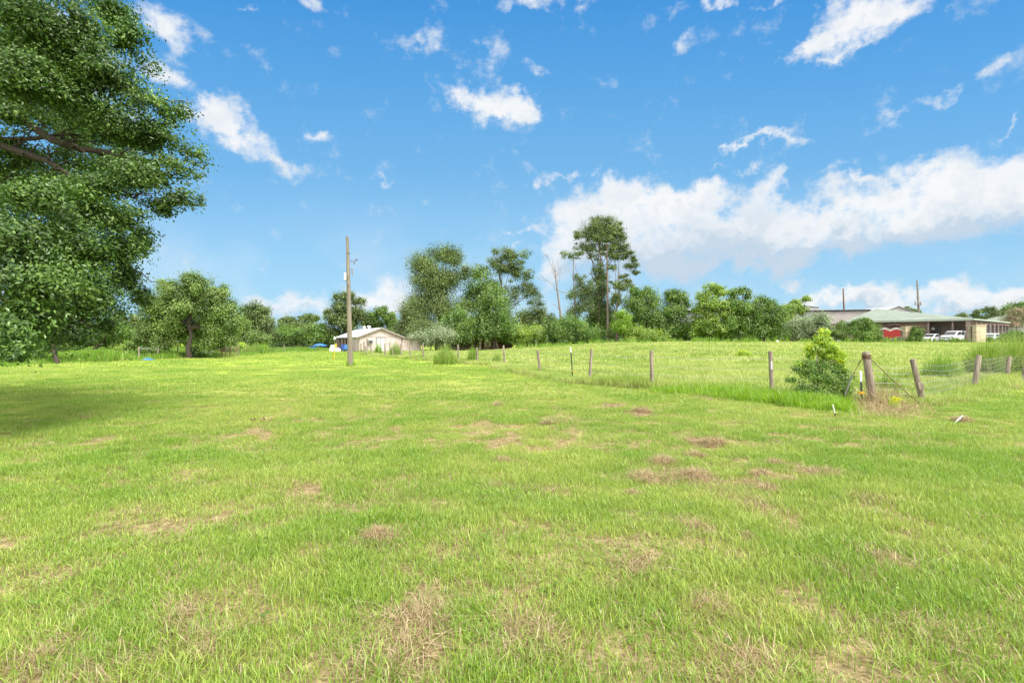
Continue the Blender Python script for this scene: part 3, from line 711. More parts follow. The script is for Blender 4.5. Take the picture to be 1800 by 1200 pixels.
# ---- trees and bushes behind (label, name, base px, d, clumps, n, leaf size, leaf, options)
def bark_is_pine(nm): return nm == 'pine_tree'
def grove():
    G = 'trees of the far tree line'
    S = [
     ('pine_tree','tall vine hung pine with the highest crown left of centre, right behind the pink house',768,86,[(748,462,26,20),(780,443,26,16),(800,455,16,14),(755,490,28,24),(790,488,26,20),(818,480,16,12),(765,525,34,26),(738,540,22,26),(790,545,28,26),(770,500,22,20),(728,560,18,18)],12000,.17,'pine',dict(bark='pbark',tr=.3,vine=130,vl=4.5,asp=.4,subr=.40,hollow=.55)),
     ('pine_tree','squat dark pine between the pink house roof and the tall vine hung pine',722,82,[(722,548,16,22),(712,575,18,18),(738,580,28,20),(702,585,12,14),(730,560,16,16)],5000,.16,'pine',dict(bark='pbark',vine=40,vl=3)),
     ('pine_tree','open topped pine rising just left of the dead tree with clear trunk below its crown',890,88,[(874,462,14,12),(888,446,16,10),(905,455,16,14),(884,475,16,10),(908,470,12,8),(915,490,16,12),(928,512,18,12),(905,520,14,14),(940,530,14,10)],6000,.16,'pine',dict(bark='pbark',tr=.24,asp=.4,subr=.36,hollow=.6)),
     ('broadleaf_tree','mid green tree filling the gap between the two left pines',845,88,[(845,480,20,14),(858,500,24,16),(830,510,18,18),(825,535,22,18),(850,530,22,18)],5500,.16,'green',dict(vine=40,vl=3)),
     ('broadleaf_tree','bright green vine smothered tree in front of the open topped pine',868,80,[(872,508,14,12),(868,528,24,20),(850,552,22,20),(885,552,24,22),(865,575,30,20),(895,580,20,22),(845,580,20,16)],9000,.15,'green',dict(vine=110,vl=3.5,limbs=5)),
     ('broadleaf_tree','round bright green tree draped with pale vines right of the pink house',806,79,[(806,552,20,14),(796,570,22,18),(822,572,22,18),(805,590,30,14)],6500,.14,'green',dict(vine=70,vl=3,limbs=4)),
     ('shrub','pale green spreading shrub growing over the right end of the pink house',755,76,[(742,592,22,10),(765,582,22,14),(785,590,20,14),(755,600,22,8)],5500,.12,'silver',dict(limbs=4,tr=.1)),
     ('broadleaf_tree','dark scrubby tree between the vine smothered tree and the dead tree',945,87,[(925,555,18,16),(950,550,16,12),(940,575,28,18),(965,565,16,14)],5000,.16,'pine',dict(limbs=4)),
     ('shrub','tangled olive bush right under the dead tree',930,80,[(912,585,20,18),(935,582,20,14),(955,590,20,14),(925,600,26,10)],5500,.13,'yellowg',dict(limbs=3,vine=40,vl=1.5)),
     ('shrub','large rounded bush in front of the vine wrapped bare pine',985,78,[(975,578,22,18),(998,572,22,18),(985,592,28,14),(1008,590,16,12)],7000,.13,'green',dict(limbs=3,vine=30,vl=1.5)),
     ('shrub','domed dark green bush just left of the thin bare trunks',1028,78,[(1022,575,16,16),(1035,588,18,16),(1018,594,18,10)],5000,.13,'green',dict(limbs=3)),
     ('pine_tree','pine with a small crown tuft on a bare stem and vines below',1013,86,[(994,447,9,5),(1008,450,10,6),(1018,445,7,4),(1022,495,9,12),(1015,515,14,12),(1028,530,12,20),(1010,545,16,14),(1032,505,8,16)],3600,.15,'pine',dict(bark='pbark',tr=.20,top=(0,0,0),subr=.42,hollow=.55)),
     ('pine_tree','tallest pine of the tree line with a broad open crown and vine clad trunk',1053,88,[(1020,413,12,9),(1038,400,14,12),(1058,390,14,9),(1078,394,12,10),(1090,408,12,10),(1048,418,16,9),(1070,415,16,10),(1026,433,12,8),(1085,428,14,10),(1062,434,12,7),(1040,436,8,6),(1098,436,10,7),(1044,450,10,6),(1074,448,12,6),(1035,410,10,8),(1068,402,14,10),(1092,418,10,8),(1052,405,14,10),(1050,478,14,12),(1056,500,15,14),(1046,520,15,18),(1058,540,15,18)],14000,.15,'pine',dict(bark='pbark',tr=.27,top=(1,0,0),asp=.4,subr=.38,hollow=.6,limbs=16)),
     ('pine_tree','slim leaning pine with layered side branches right of the tallest pine',1083,85,[(1083,452,12,5),(1100,447,12,4),(1112,455,8,4),(1078,470,8,5),(1106,468,12,4),(1116,478,6,4),(1096,486,8,4),(1104,494,6,4),(1084,500,7,8),(1096,504,14,5),(1112,510,6,4),(1083,525,8,12)],3800,.15,'pine',dict(bark='pbark',tr=.2,top=(2,0,0),subr=.5,hollow=.4,limbs=12)),
     ('broadleaf_tree','dark brushy thicket tree behind the bushes at the foot of the tallest pine',1060,92,[(1045,560,22,16),(1075,562,22,16),(1060,578,26,14),(1100,560,14,14)],4500,.16,'pine',dict(limbs=3)),
     ('shrub','bright green upright bush below the slim leaning pine',1095,78,[(1095,558,11,12),(1092,572,14,12),(1105,585,18,10)],4500,.12,'lush',dict(limbs=3)),
     ('shrub','low yellow green bramble heap right of the bright upright bush',1128,77,[(1120,582,18,10),(1142,588,20,9),(1112,595,20,6),(1160,596,16,6)],5000,.12,'yellowg',dict(limbs=3)),
     ('broadleaf_tree','vine covered tree with a twin rounded top left of the grey metal building',1132,82,[(1122,520,18,14),(1140,512,12,10),(1112,535,18,14),(1145,530,14,18),(1130,550,24,20),(1152,560,14,22)],8500,.14,'green',dict(vine=110,vl=3.2,limbs=4)),
     ('broadleaf_tree','dark vine covered tree beside the left end of the grey metal building',1186,81,[(1178,520,14,11),(1194,522,14,12),(1180,545,18,20),(1198,545,12,16),(1178,575,18,20),(1207,532,7,8),(1195,575,12,16)],8500,.14,'green',dict(vine=90,vl=3.2,limbs=4)),
     ('broadleaf_tree','light yellow green tree with airy top right of the grey metal building',1252,79,[(1250,505,15,9),(1238,520,15,10),(1266,512,15,10),(1232,540,16,12),(1258,535,20,14),(1275,550,14,16),(1240,562,22,14),(1228,580,18,12),(1260,580,20,12)],8000,.15,'yellowg',dict(limbs=10,subr=.36,hollow=.5)),
     ('broadleaf_tree','mid green tree whose top forks beside the airy yellow green tree',1300,79,[(1290,515,12,9),(1306,510,11,6),(1316,518,6,10),(1288,535,16,14),(1308,540,16,16),(1296,565,22,18),(1282,585,16,12)],7500,.14,'green',dict(limbs=6,vine=30)),
     ('broadleaf_tree','broad dark green tree with drooping skirt left of the silvery shrub',1345,78,[(1338,527,12,7),(1325,542,16,13),(1350,538,18,11),(1372,545,12,9),(1335,560,22,14),(1365,562,20,14),(1318,575,14,12),(1350,580,24,9)],8500,.14,'green',dict(limbs=6,vine=40,vl=1.5)),
     ('broadleaf_tree','feathery topped small tree standing against the white gabled wall',1400,80,[(1398,532,11,6),(1416,525,9,5),(1388,545,14,10),(1408,543,10,8),(1382,560,12,12)],4200,.13,'yellowg',dict(limbs=5)),
     ('shrub','silvery green rounded shrub left of the ribbed pinkish wall',1418,76,[(1395,570,13,13),(1418,566,18,14),(1442,560,13,12),(1432,580,18,12),(1405,586,16,9),(1452,575,9,12)],8000,.11,'silver',dict(limbs=8,vine=20,vl=1)),
     ('shrub','loose light green bush between the silvery shrub and the stone pillar',1482,76,[(1478,572,9,8),(1472,588,12,10),(1490,592,10,8)],2600,.11,'mid',dict(limbs=3)),
     ('shrub','tall green bush under the left corner of the green roof',1520,70,[(1510,567,13,8),(1525,566,12,8),(1504,580,15,11),(1532,580,14,12),(1520,592,22,9),(1543,592,8,9)],7500,.10,'green',dict(limbs=4)),
     ('shrub','small green bush beside the left stone pillar in front of the white cars',1610,70,[(1610,582,9,7),(1612,593,12,8),(1603,595,8,6)],3600,.09,'green',dict(limbs=3)),
     ('shrub','wide dark green bush at the right edge in front of the parked grey car',1782,66,[(1768,592,12,10),(1785,588,12,9),(1800,593,14,10),(1778,600,16,7),(1815,592,14,12)],6500,.09,'green',dict(limbs=4)),
     ('shrub','low dark creeper bush at the foot of the right stone pillar',1733,68,[(1722,596,7,5),(1736,597,9,4)],1600,.08,'green',dict(limbs=2)),
     # left background
     ('broadleaf_tree','dense dark round tree right of the free standing lawn tree',452,82,[(440,548,18,14),(458,545,18,13),(450,565,24,18),(430,580,18,16),(470,575,14,16),(478,590,8,12)],8000,.16,'pine',dict(limbs=6)),
     ('broadleaf_tree','light green tree just in front of the dense dark round tree',432,72,[(425,570,16,14),(442,588,20,14),(420,592,14,12),(462,596,14,10)],5500,.14,'mid',dict(limbs=4)),
     ('pine_tree','distant flat topped pine left of the two above the light green thicket',508,125,[(508,562,12,6),(500,575,12,9),(516,578,12,9)],3000,.24,'pine',dict(bark='pbark',limbs=4)),
     ('pine_tree','distant flat topped pine right of the two above the light green thicket',545,125,[(540,558,13,5),(552,560,9,5),(535,572,14,9),(552,578,12,9)],3200,.24,'pine',dict(bark='pbark',limbs=4)),
     ('broadleaf_tree','pale green willowy tree left of the big tree behind the pink house',555,95,[(548,580,14,12),(562,584,12,14),(555,598,20,10),(572,594,8,12)],5500,.16,'mid',dict(limbs=4,vine=20)),
     ('broadleaf_tree','light green thicket tree at the far end of the lawn',505,90,[(490,590,14,9),(508,592,14,10),(525,588,12,12),(500,602,22,7),(535,602,14,8)],6000,.15,'green',dict(limbs=4)),
     ('broadleaf_tree','big dark tree behind the utility pole and the pink house porch',604,92,[(594,522,9,8),(612,520,14,9),(630,530,12,10),(602,540,20,13),(625,548,18,13),(575,548,8,6),(585,558,16,13),(608,565,24,16),(580,582,14,16),(640,560,8,14),(590,600,16,10)],10000,.18,'pine',dict(limbs=10,subr=.42)),
     ('broadleaf_tree','bright mid green tree showing over the ridge of the pink house',665,95,[(655,555,14,9),(672,548,12,10),(685,560,14,11),(660,572,18,11),(690,578,14,13),(645,572,10,10)],7000,.17,'green',dict(limbs=5)),
     ('shrub','lime green rounded bush behind the tubular gate posts',423,62,[(423,607,7,5),(421,613,8,4)],1500,.10,'lime',dict(limbs=2)),
     ('shrub','small light bush behind the brown tubular gate',396,60,[(390,608,12,6),(405,612,8,4)],1500,.11,'mid',dict(limbs=2)),
     ('shrub','yellow green bush in the weeds left of the free standing tree',238,50,[(232,605,12,6),(220,612,14,7)],2200,.09,'yellowg',dict(limbs=2)),
     ('shrub','rounded dark bush at the foot of the free standing lawn tree',347,46,[(345,616,9,9),(352,622,7,7),(340,625,6,5)],2600,.07,'green',dict(limbs=3)),
     ('broadleaf_tree','dark undergrowth tree under the oak near the small leaning trunk',70,50,[(60,590,36,22),(20,600,36,24),(100,605,30,16),(130,612,24,13),(50,620,50,12)],9000,.10,'green',dict(limbs=4)),
     ('broadleaf_tree','dark tree behind the oak branches at the left, nearest the lawn edge bushes',160,72,[(150,580,34,22),(190,588,24,14),(120,595,40,18),(210,575,16,16),(230,585,12,12)],9000,.13,'green',dict(limbs=5)),
     ('broadleaf_tree','hazy green tree half hidden between the oak and the free standing tree',215,90,[(205,560,18,16),(230,575,18,14),(190,580,24,16),(240,560,12,10)],6000,.16,'pine',dict(limbs=5)),
     # right background
     ('pine_tree','small far pine top between the white gable and the transformer pole',1600,130,[(1598,545,9,5),(1608,549,7,5)],1600,.20,'pine',dict(limbs=3)),
     ('pine_tree','small far pine showing just above the porch roof line',1692,125,[(1692,556,9,4)],1000,.18,'pine',dict(limbs=2)),
     ('pine_tree','far layered pine left of the mass of trees above the colonnade',1722,120,[(1720,548,9,3),(1716,554,7,3),(1728,545,5,2),(1722,562,12,4)],1700,.18,'pine',dict(limbs=4)),
     ('broadleaf_tree','far rounded tree directly above the colonnade roof',1745,115,[(1742,545,10,5),(1750,556,16,8),(1735,560,12,6)],3200,.18,'pine',dict(limbs=4)),
     ('broadleaf_tree','far tall green tree at the right edge above the small green roof',1790,120,[(1775,545,14,9),(1795,540,18,9),(1815,542,20,12),(1770,556,14,9)],5000,.20,'green',dict(limbs=4)),
     ('flowering_tree','pink flowering tree in front of the far trees at the right edge',1788,105,[(1786,548,10,7),(1775,556,12,9),(1800,553,16,9),(1768,566,10,8),(1785,566,18,8)],5200,.11,'pinkfl',dict(limbs=4,tr=.1)),
    ]
    for i, (nm, lab, bpx, d, cs, n, size, leaf, o) in enumerate(S):
        o = dict(o); t = o.get('top')
        if t is not None: o['top'] = {0: P(1008, 450, 86), 1: P(1054, 395, 88), 2: P(1088, 448, 85)}[int(t[0])]
        kx = 1.3 if nm == 'pine_tree' else 1.2
        cl = [C(px, py, rx * kx, ry * (kx - .04), d) for px, py, rx, ry in cs]
        if bark_is_pine(nm):      # ragged tufts round a thinner core
            rp = np.random.default_rng(300 + i); o['subs'] = 11; o['subr'] = .62; o['asp'] = .45; n = int(n * 1.35); size *= .86
            if o.get('vine', 0) < 30:
                cl = [(c, (r[0] * .8, r[1] * .8, r[2] * .8)) for c, r in cl] + [((c[0] + rp.uniform(-.95, .95) * r[0], c[1] + rp.uniform(-.8, .8) * r[1], c[2] + rp.uniform(-.8, .8) * r[2]), (r[0] * f_, r[1] * f_, r[2] * f_ * .8)) for c, r in cl for f_ in rp.uniform(.25, .6, 5)]
            else: o['hollow'] = .2; n = int(n * 1.7); o['subs'] = 22; o['subr'] = .46
        else: o.setdefault('hollow', .25)
        rg = np.random.default_rng(900 + i)
        cl += [C(px + rg.uniform(-3, 3), py + ry * .25, rx * .9, ry * .9, d, 1.0, rg.uniform(1.2, 3.0)) for px, py, rx, ry in cs if rx * ry > (250 if nm == 'pine_tree' else 120)]
        b = at(bpx, d)
        if b.z > min(c[0][2] - c[1][2] * .6 for c in cl) + 0.0 and nm == 'shrub': pass
        treething(nm, b, lab, 'shrub' if nm == 'shrub' else 'tree', 'bushes along the field edges' if nm == 'shrub' else G, cl, int(n * 2.6), size * .88, leaf, 100 + i, zmin=float(b.z) - .1, **{k: v for k, v in o.items()})
grove()

# dead tree, bare trunks
def dead_tree():
    rng = np.random.default_rng(4); d = 86; b = at(987, d)
    root = thing('dead_tree', b, 'leafless dead tree with upright bare forks left of the tallest pine', 'tree')
    mb = MB(); mb.tube([b, P(986, 560, d), P(981, 520, d), P(977, 490, d), P(975, 462, d)], [.19, .17, .14, .10, .03], 8); br = mb
    for a in [[(981,515),(972,500),(962,494),(948,490)],[(981,510),(992,515),(1005,512),(1014,514)],[(978,495),(972,475),(966,458),(960,448)],[(977,490),(983,475),(979,455)],[(978,505),(984,485),(986,470)],
              [(984,545),(975,535),(970,536)],[(976,480),(971,465),(972,455)],[(986,560),(995,548),(1004,540),(1012,536)],[(960,450),(957,446),(955,452)],[(966,458),(962,452),(963,446)],[(962,494),(955,488),(950,484)],[(948,490),(943,487)]]:
        pts = [P(x, y, d + rng.uniform(-.6, .6) * (i > 0)) for i, (x, y) in enumerate(a)]
        br.tube(pts, [.05 * (1 - .8 * i / len(pts)) for i in range(len(pts))], 5)
    br.build('trunk', M['dead'], root)
    for px, top, lab, w in ((1068, 448, 'straight bare pine trunk standing right beside the tallest pine', .17),):
        r2 = thing('pine_tree', at(px, 85), lab, 'tree'); mb = MB()
        mb.tube([at(px, 85), P(px, 520, 85), P(px - 1, top, 85), P(px - 1, 425, 85)], [w * 1.1, w, w * .7, w * .4], 7)
        mb.tube([P(px, 470, 85), P(px + 10, 455, 85.5)], [.07, .02], 5); mb.tube([P(px, 460, 85), P(px - 9, 442, 84.6)], [.07, .02], 5); mb.build('trunk', M['pbark'], r2)
        foliage('crown', rng, [C(1068, 420, 12, 7, 85), C(1078, 436, 8, 5, 85), C(1060, 446, 6, 4, 85)], 3000, .11, M['pine'], r2, subs=10)
    # little leaning trunk under the oak
    r3 = thing('broadleaf_tree', at(99, 34.5), 'small leaning trunk at the lawn edge under the oak branches', 'tree'); mb = MB()
    mb.tube([at(101, 34.5), P(97, 625, 34.6), P(92, 600, 35), P(90, 560, 35)], [.17, .13, .11, .06], 8); mb.build('trunk', M['bark'], r3)
    foliage('crown', rng, [C(88, 575, 34, 18, 35), C(60, 595, 30, 14, 35.5), C(118, 590, 26, 14, 35.5)], 5500, .07, M['green'], r3)
dead_tree()

# tall grass and weeds standing along the edges
def tall_grass(name, label, cat, px, d, wpx, h, n, m='tall', group=None, dry=.12, w=.02, seed=1, lean=.35, dz=0.0):
    rng = np.random.default_rng(seed); b = at(px, d); s = d / 900.0
    a = rng.random(n) * 6.283; r = rng.random(n) ** .7
    bx, by = np.cos(a) * r * wpx * s, np.sin(a) * r * min(wpx * s, 1.2)
    V, F, t = blade_arrays(rng, n, 1, h, w, lean, straw=0.0, clump=(bx, by), tl=(.1, .85))
    t = np.where(np.repeat(rng.random(n) < dry, 3), 1.0, t)
    k8 = np.repeat(r, 8); V[:, 2] *= 1.05 - .55 * k8 ** 2; V[:, 0] += np.repeat(np.cos(a) * r, 8) * V[:, 2] * .22; V[:, 1] += np.repeat(np.sin(a) * r, 8) * V[:, 2] * .22
    V = V + np.array([b.x, b.y, 0]); V[:, 2] += terrain(V[:, 0], V[:, 1])
    o = npmesh(name, V, F, t, M[m], loc=b); return tag(o, label, cat, group)
def weeds():
    rng = np.random.default_rng(3)
    G = 'clumps of tall grass'
    for i, (px, by, w, h, n, lab, m, dry) in enumerate([
        (782, 641, 19, 1.25, 900, 'big tall grass clump with a dry heart beside the fence left of centre', 'tall', .25),
        (832, 639, 9, 1.15, 420, 'narrow upright grass clump just left of the short middle fence post', 'tall', .05),
        (873, 642, 7, .9, 180, 'thin wispy grass clump just left of the dark leaning fence post', 'tall', .2),
        (695, 626.5, 9, 1.55, 520, 'tall browning grass clump in front of the pink house double door', 'tall', .4),
        (664, 623, 7, 1.4, 320, 'bright green grass clump left of the pink house double door', 'lush', 0),
        (642, 620, 14, .7, 300, 'low green grass clump at the left corner post by the pink house', 'lush', 0),
        (436, 623, 9, 1.4, 420, 'plumed grass clump, left of three in the row near the tubular gate', 'tall', .3),
        (452, 622, 8, 1.5, 420, 'plumed grass clump, middle of three in the row near the tubular gate', 'tall', .15),
        (464, 620, 7, 1.5, 420, 'plumed grass clump, right of three in the row near the tubular gate', 'lush', .1),
        (195, 634, 14, .8, 380, 'green grass clump at the lawn edge below the oak branch tips', 'lush', .05),
        (616, 643, 8, .45, 160, 'dark weed ring round the foot of the utility pole', 'lush', 0),
        (905, 645, 20, .35, 500, 'low lush grass patch at the foot of the dark leaning fence post', 'lush', 0),
        (950, 660, 9, .4, 160, 'weedy tuft round the foot of the first post left of the steel post', 'lush', .1),
        (1045, 672, 8, .4, 140, 'weedy tuft round the foot of the post right of the steel post', 'tall', .2)]):
        tall_grass('grass_clump', lab, 'grass clump', px, 1350 / (by - 600), w, h, n, m, G, dry, .022 if by < 650 else .012, 40 + i, .25)
    for i, (px, by, w, h, n, lab, dry) in enumerate([
        (1655, 668, 28, 1.0, 1300, 'tall bright grass stand behind the woven wire, left of three by the right fence', .05),
        (1735, 664, 26, 1.6, 2400, 'tallest reddish stemmed grass stand behind the right fence, middle of three', .28),
        (1785, 662, 24, 1.8, 2400, 'tall grass stand with brown stems at the right edge of the frame', .35),
        (1560, 690, 16, .7, 420, 'loose green grass stand behind the thick corner post', .12),
        (1590, 672, 20, .6, 420, 'seeding grass stand between corner post and leaning post', .25)]):
        tall_grass('grass_clump', lab, 'grass clump', px, 1350 / (by - 600), w, h, n, 'tall', G, dry, .013, 70 + i, .4)
    # lush unmown strip hugging the fence line
    px = np.concatenate([rng.uniform(1250, 1490, 1500), rng.uniform(1150, 1290, 350)]); t = np.clip((px - 1250) / 230, 0, 1)
    yy = np.interp(px, [1150, 1250, 1350, 1440, 1490], [693, 698, 710, 724, 728]) - np.abs(rng.normal(0, 9, len(px)))
    d = 1350 / (yy - 600); x = (px - 900) / 900 * d; n = len(x)
    V, F, ti = blade_arrays(rng, n * 9, 1, .30, .009, .8, straw=.05, clump=(np.repeat(x, 9) + rng.normal(0, .09, n * 9), np.repeat(d, 9) + rng.normal(0, .16, n * 9)))
    V[:, 2] *= np.repeat(.35 + 1.0 * np.repeat(vnoise(x, d, .45, 41), 9) , 8)
    V[:, 2] += terrain(V[:, 0], V[:, 1])
    tag(npmesh('fence_line_grass', V, F, ti, M['lush'], loc=(6, 13, 0)), 'thick bright unmown grass bank leading to the thick corner post', 'grass', kind='stuff')
    y = rng.uniform(13, 60, 2600) ** 1.0; x = fence_x(y) + rng.normal(0, .35, len(y)); k = x < 7.2; x, y = x[k], y[k]
    scatter('fence_line_grass', 'longer green grass left standing under the wire fence', 'grass', 'pasture_tuft', x, y, rng.uniform(.7, 1.1, len(x)), .5 + .8 * vnoise(x, y, 2, 21), rng)
    x = rng.uniform(8.9, 40, 900); y = fence_y(x) + rng.normal(0, .4, len(x))
    scatter('fence_line_grass', 'longer grass left standing under the right hand woven fence', 'grass', 'pasture_tuft', x, y, rng.uniform(.7, 1.1, len(x)), .5 + .9 * vnoise(x, y, 2, 22), rng)
    # bright upright weeds along the foot of the tree line
    C_ = []; px = []
    for k in range(150):
        c = rng.uniform(905, 1800); px += list(c + rng.normal(0, rng.uniform(1.5, 6), rng.integers(12, 60)))
    px = np.array(px); n = len(px); d = rng.uniform(68, 74, n); x = (px - 900) / 900 * d
    V, F, ti = blade_arrays(rng, n, 1, .85, .06, .25, straw=0.06, clump=(x, d)); sc = np.repeat(.45 + .75 * vnoise(x, d, 2.2, 4), 8); V[:, 2] *= sc
    V[:, 2] += terrain(V[:, 0], V[:, 1])
    tag(npmesh('edge_weeds', V, F, ti, M['tall'], loc=(30, 71, 1)), 'bright green upright weeds along the foot of the tree line', 'weeds', kind='stuff')
    # brambles closing the foot of the hedge
    cl = []
    for px_ in np.arange(700, 1500, 17):
        d_ = rng.uniform(83, 90); cl.append(C(px_, 594 + rng.uniform(-8, 4), 18, 17, d_)); cl.append(C(px_ + 8, 576 + rng.uniform(-8, 8), 19, 18, d_ + 3) if px_ < 1440 else C(px_, 596, 10, 8, d_))
    for px_ in np.arange(-60, 620, 18):
        d_ = rng.uniform(88, 100); cl.append(C(px_, 598 + rng.uniform(-8, 3), 22, 17, d_)); cl.append(C(px_ + 8, 588 + rng.uniform(-8, 6), 22, 16, d_ + 4))
    o = foliage('undergrowth', rng, cl, 150000, .17, M['green'], loc=(0, 86, 0)); tag(o, 'dark low undergrowth filling the foot of the far tree line', 'undergrowth', kind='stuff')
weeds()

# ---- sapling beside the corner post
def sapling():
    rng = np.random.default_rng(8); d = 13.0; b = at(1439, d)
    root = thing('sapling', b, 'young sapling with lime green top leaves left of the thick corner post', 'sapling')
    mb = MB(); f = P(1438, 655, d)
    mb.tube([b, P(1438, 690, d), f], [.028, .024, .02], 7)
    for e in [((1436,632),(1432,612)), ((1449,634),(1456,612)), ((1420,645),(1405,640)), ((1437,625),(1446,590)), ((1462,660),(1480,660)), ((1425,678),(1400,675)), ((1455,640),(1475,632)), ((1450,680),(1478,690)), ((1425,665),(1395,665))]:
        mb.tube([f if e[0][1] < 650 else P(1438, 685, d)] + [P(x, y, d + rng.uniform(-.15, .15)) for x, y in e], [.013, .009, .004], 6)
    mb.build('stem', M['dead'], root)
    foliage('crown', rng, [C(*c, d) for c in [(1420,642,22,14),(1402,650,16,10),(1392,668,14,6),(1412,682,24,14),(1440,688,28,16),(1462,668,26,18),(1480,660,20,16),(1488,688,16,12),(1470,645,18,14),(1440,705,26,8),(1480,703,12,7),(1440,660,26,18),(1450,640,20,14),(1425,660,20,14),(1455,690,30,14)]],
            11500, .023, M['sapling'], root, asp=.62, subs=22, subr=.45, hollow=.2)
    foliage('new_growth', rng, [C(*c, d) for c in [(1448,585,10,9),(1446,600,14,12),(1430,612,12,11),(1464,612,15,10),(1475,628,14,12),(1450,625,14,10),(1482,645,8,8),(1424,625,9,7),(1405,640,10,5)]],
            10500, .023, M['lime'], root, asp=.65, subs=16, subr=.46, hollow=.2)
    # low shrub out in the pasture
    r2 = thing('shrub', at(1306, 1350 / (629 - 600) - 8), 'small lone yellow green shrub out in the pasture', 'shrub'); dd = 38
    r2.location = at(1306, dd)
    foliage('crown', rng, [C(1306, 619, 10, 4, dd), C(1300, 623, 8, 4, dd), C(1313, 622, 8, 4, dd)], 1500, .05, M['lime'], r2, asp=.3)
    r3 = thing('weed', at(1574, 11.2), 'bushy yellow flowering weed right of the thick corner post', 'weed')
    foliage('crown', rng, [C(1574, 716, 11, 8, 11.2), C(1570, 709, 10, 7, 11.2)], 420, .020, M['lime'], r3, asp=.4)
    fl = foliage('flowers', rng, [C(1575, 702, 11, 6, 11.2)], 320, .014, M['flower'], r3, asp=.6); fl['kind'] = 'stuff'
sapling()
clover()

# ------------------------------------------------------------------ fences
def wood_post(root, base, top, r, name='post', label=None, seg=9):
    mb = MB(); b, t = Vector(base), Vector(top); ax = (t - b)
    b2 = b - ax * .12
    mb.tube([b2, b + ax * .35 + Vector((r * .06, 0, 0)), b + ax * .97, t], [r * 1.05, r, r * .96, r * .86], seg)
    o = mb.build(name, M['post'], root)
    if label: o['label'] = label
    return o
def steel_post(root, base, top, tip=.16, label=None):
    b, t = Vector(base), Vector(top); ax = t - b; mb = MB(); u = ax.normalized(); s = Vector((1, 0, 0)); f = u.cross(s)
    m = b.lerp(t, 1 - tip)
    mb.obox(b.lerp(m, .5) - ax * .05, s, .022, f, .004, u, (m - b).length * .5 + .06); mb.obox(b.lerp(m, .5) - ax * .05 + f * .018, s, .004, f, .016, u, (m - b).length * .5 + .06)
    o = mb.build('steel_post', M['tpost'], root)
    mb = MB(); mb.obox(m.lerp(t, .5), s, .023, f, .005, u, (t - m).length * .5); mb.obox(m.lerp(t, .5) + f * .018, s, .005, f, .016, u, (t - m).length * .5)
    mb.build('white_tip', M['white'], o)
    if label: o['label'] = label
    return o
def pt(px, py, d): return P(px, py, d)
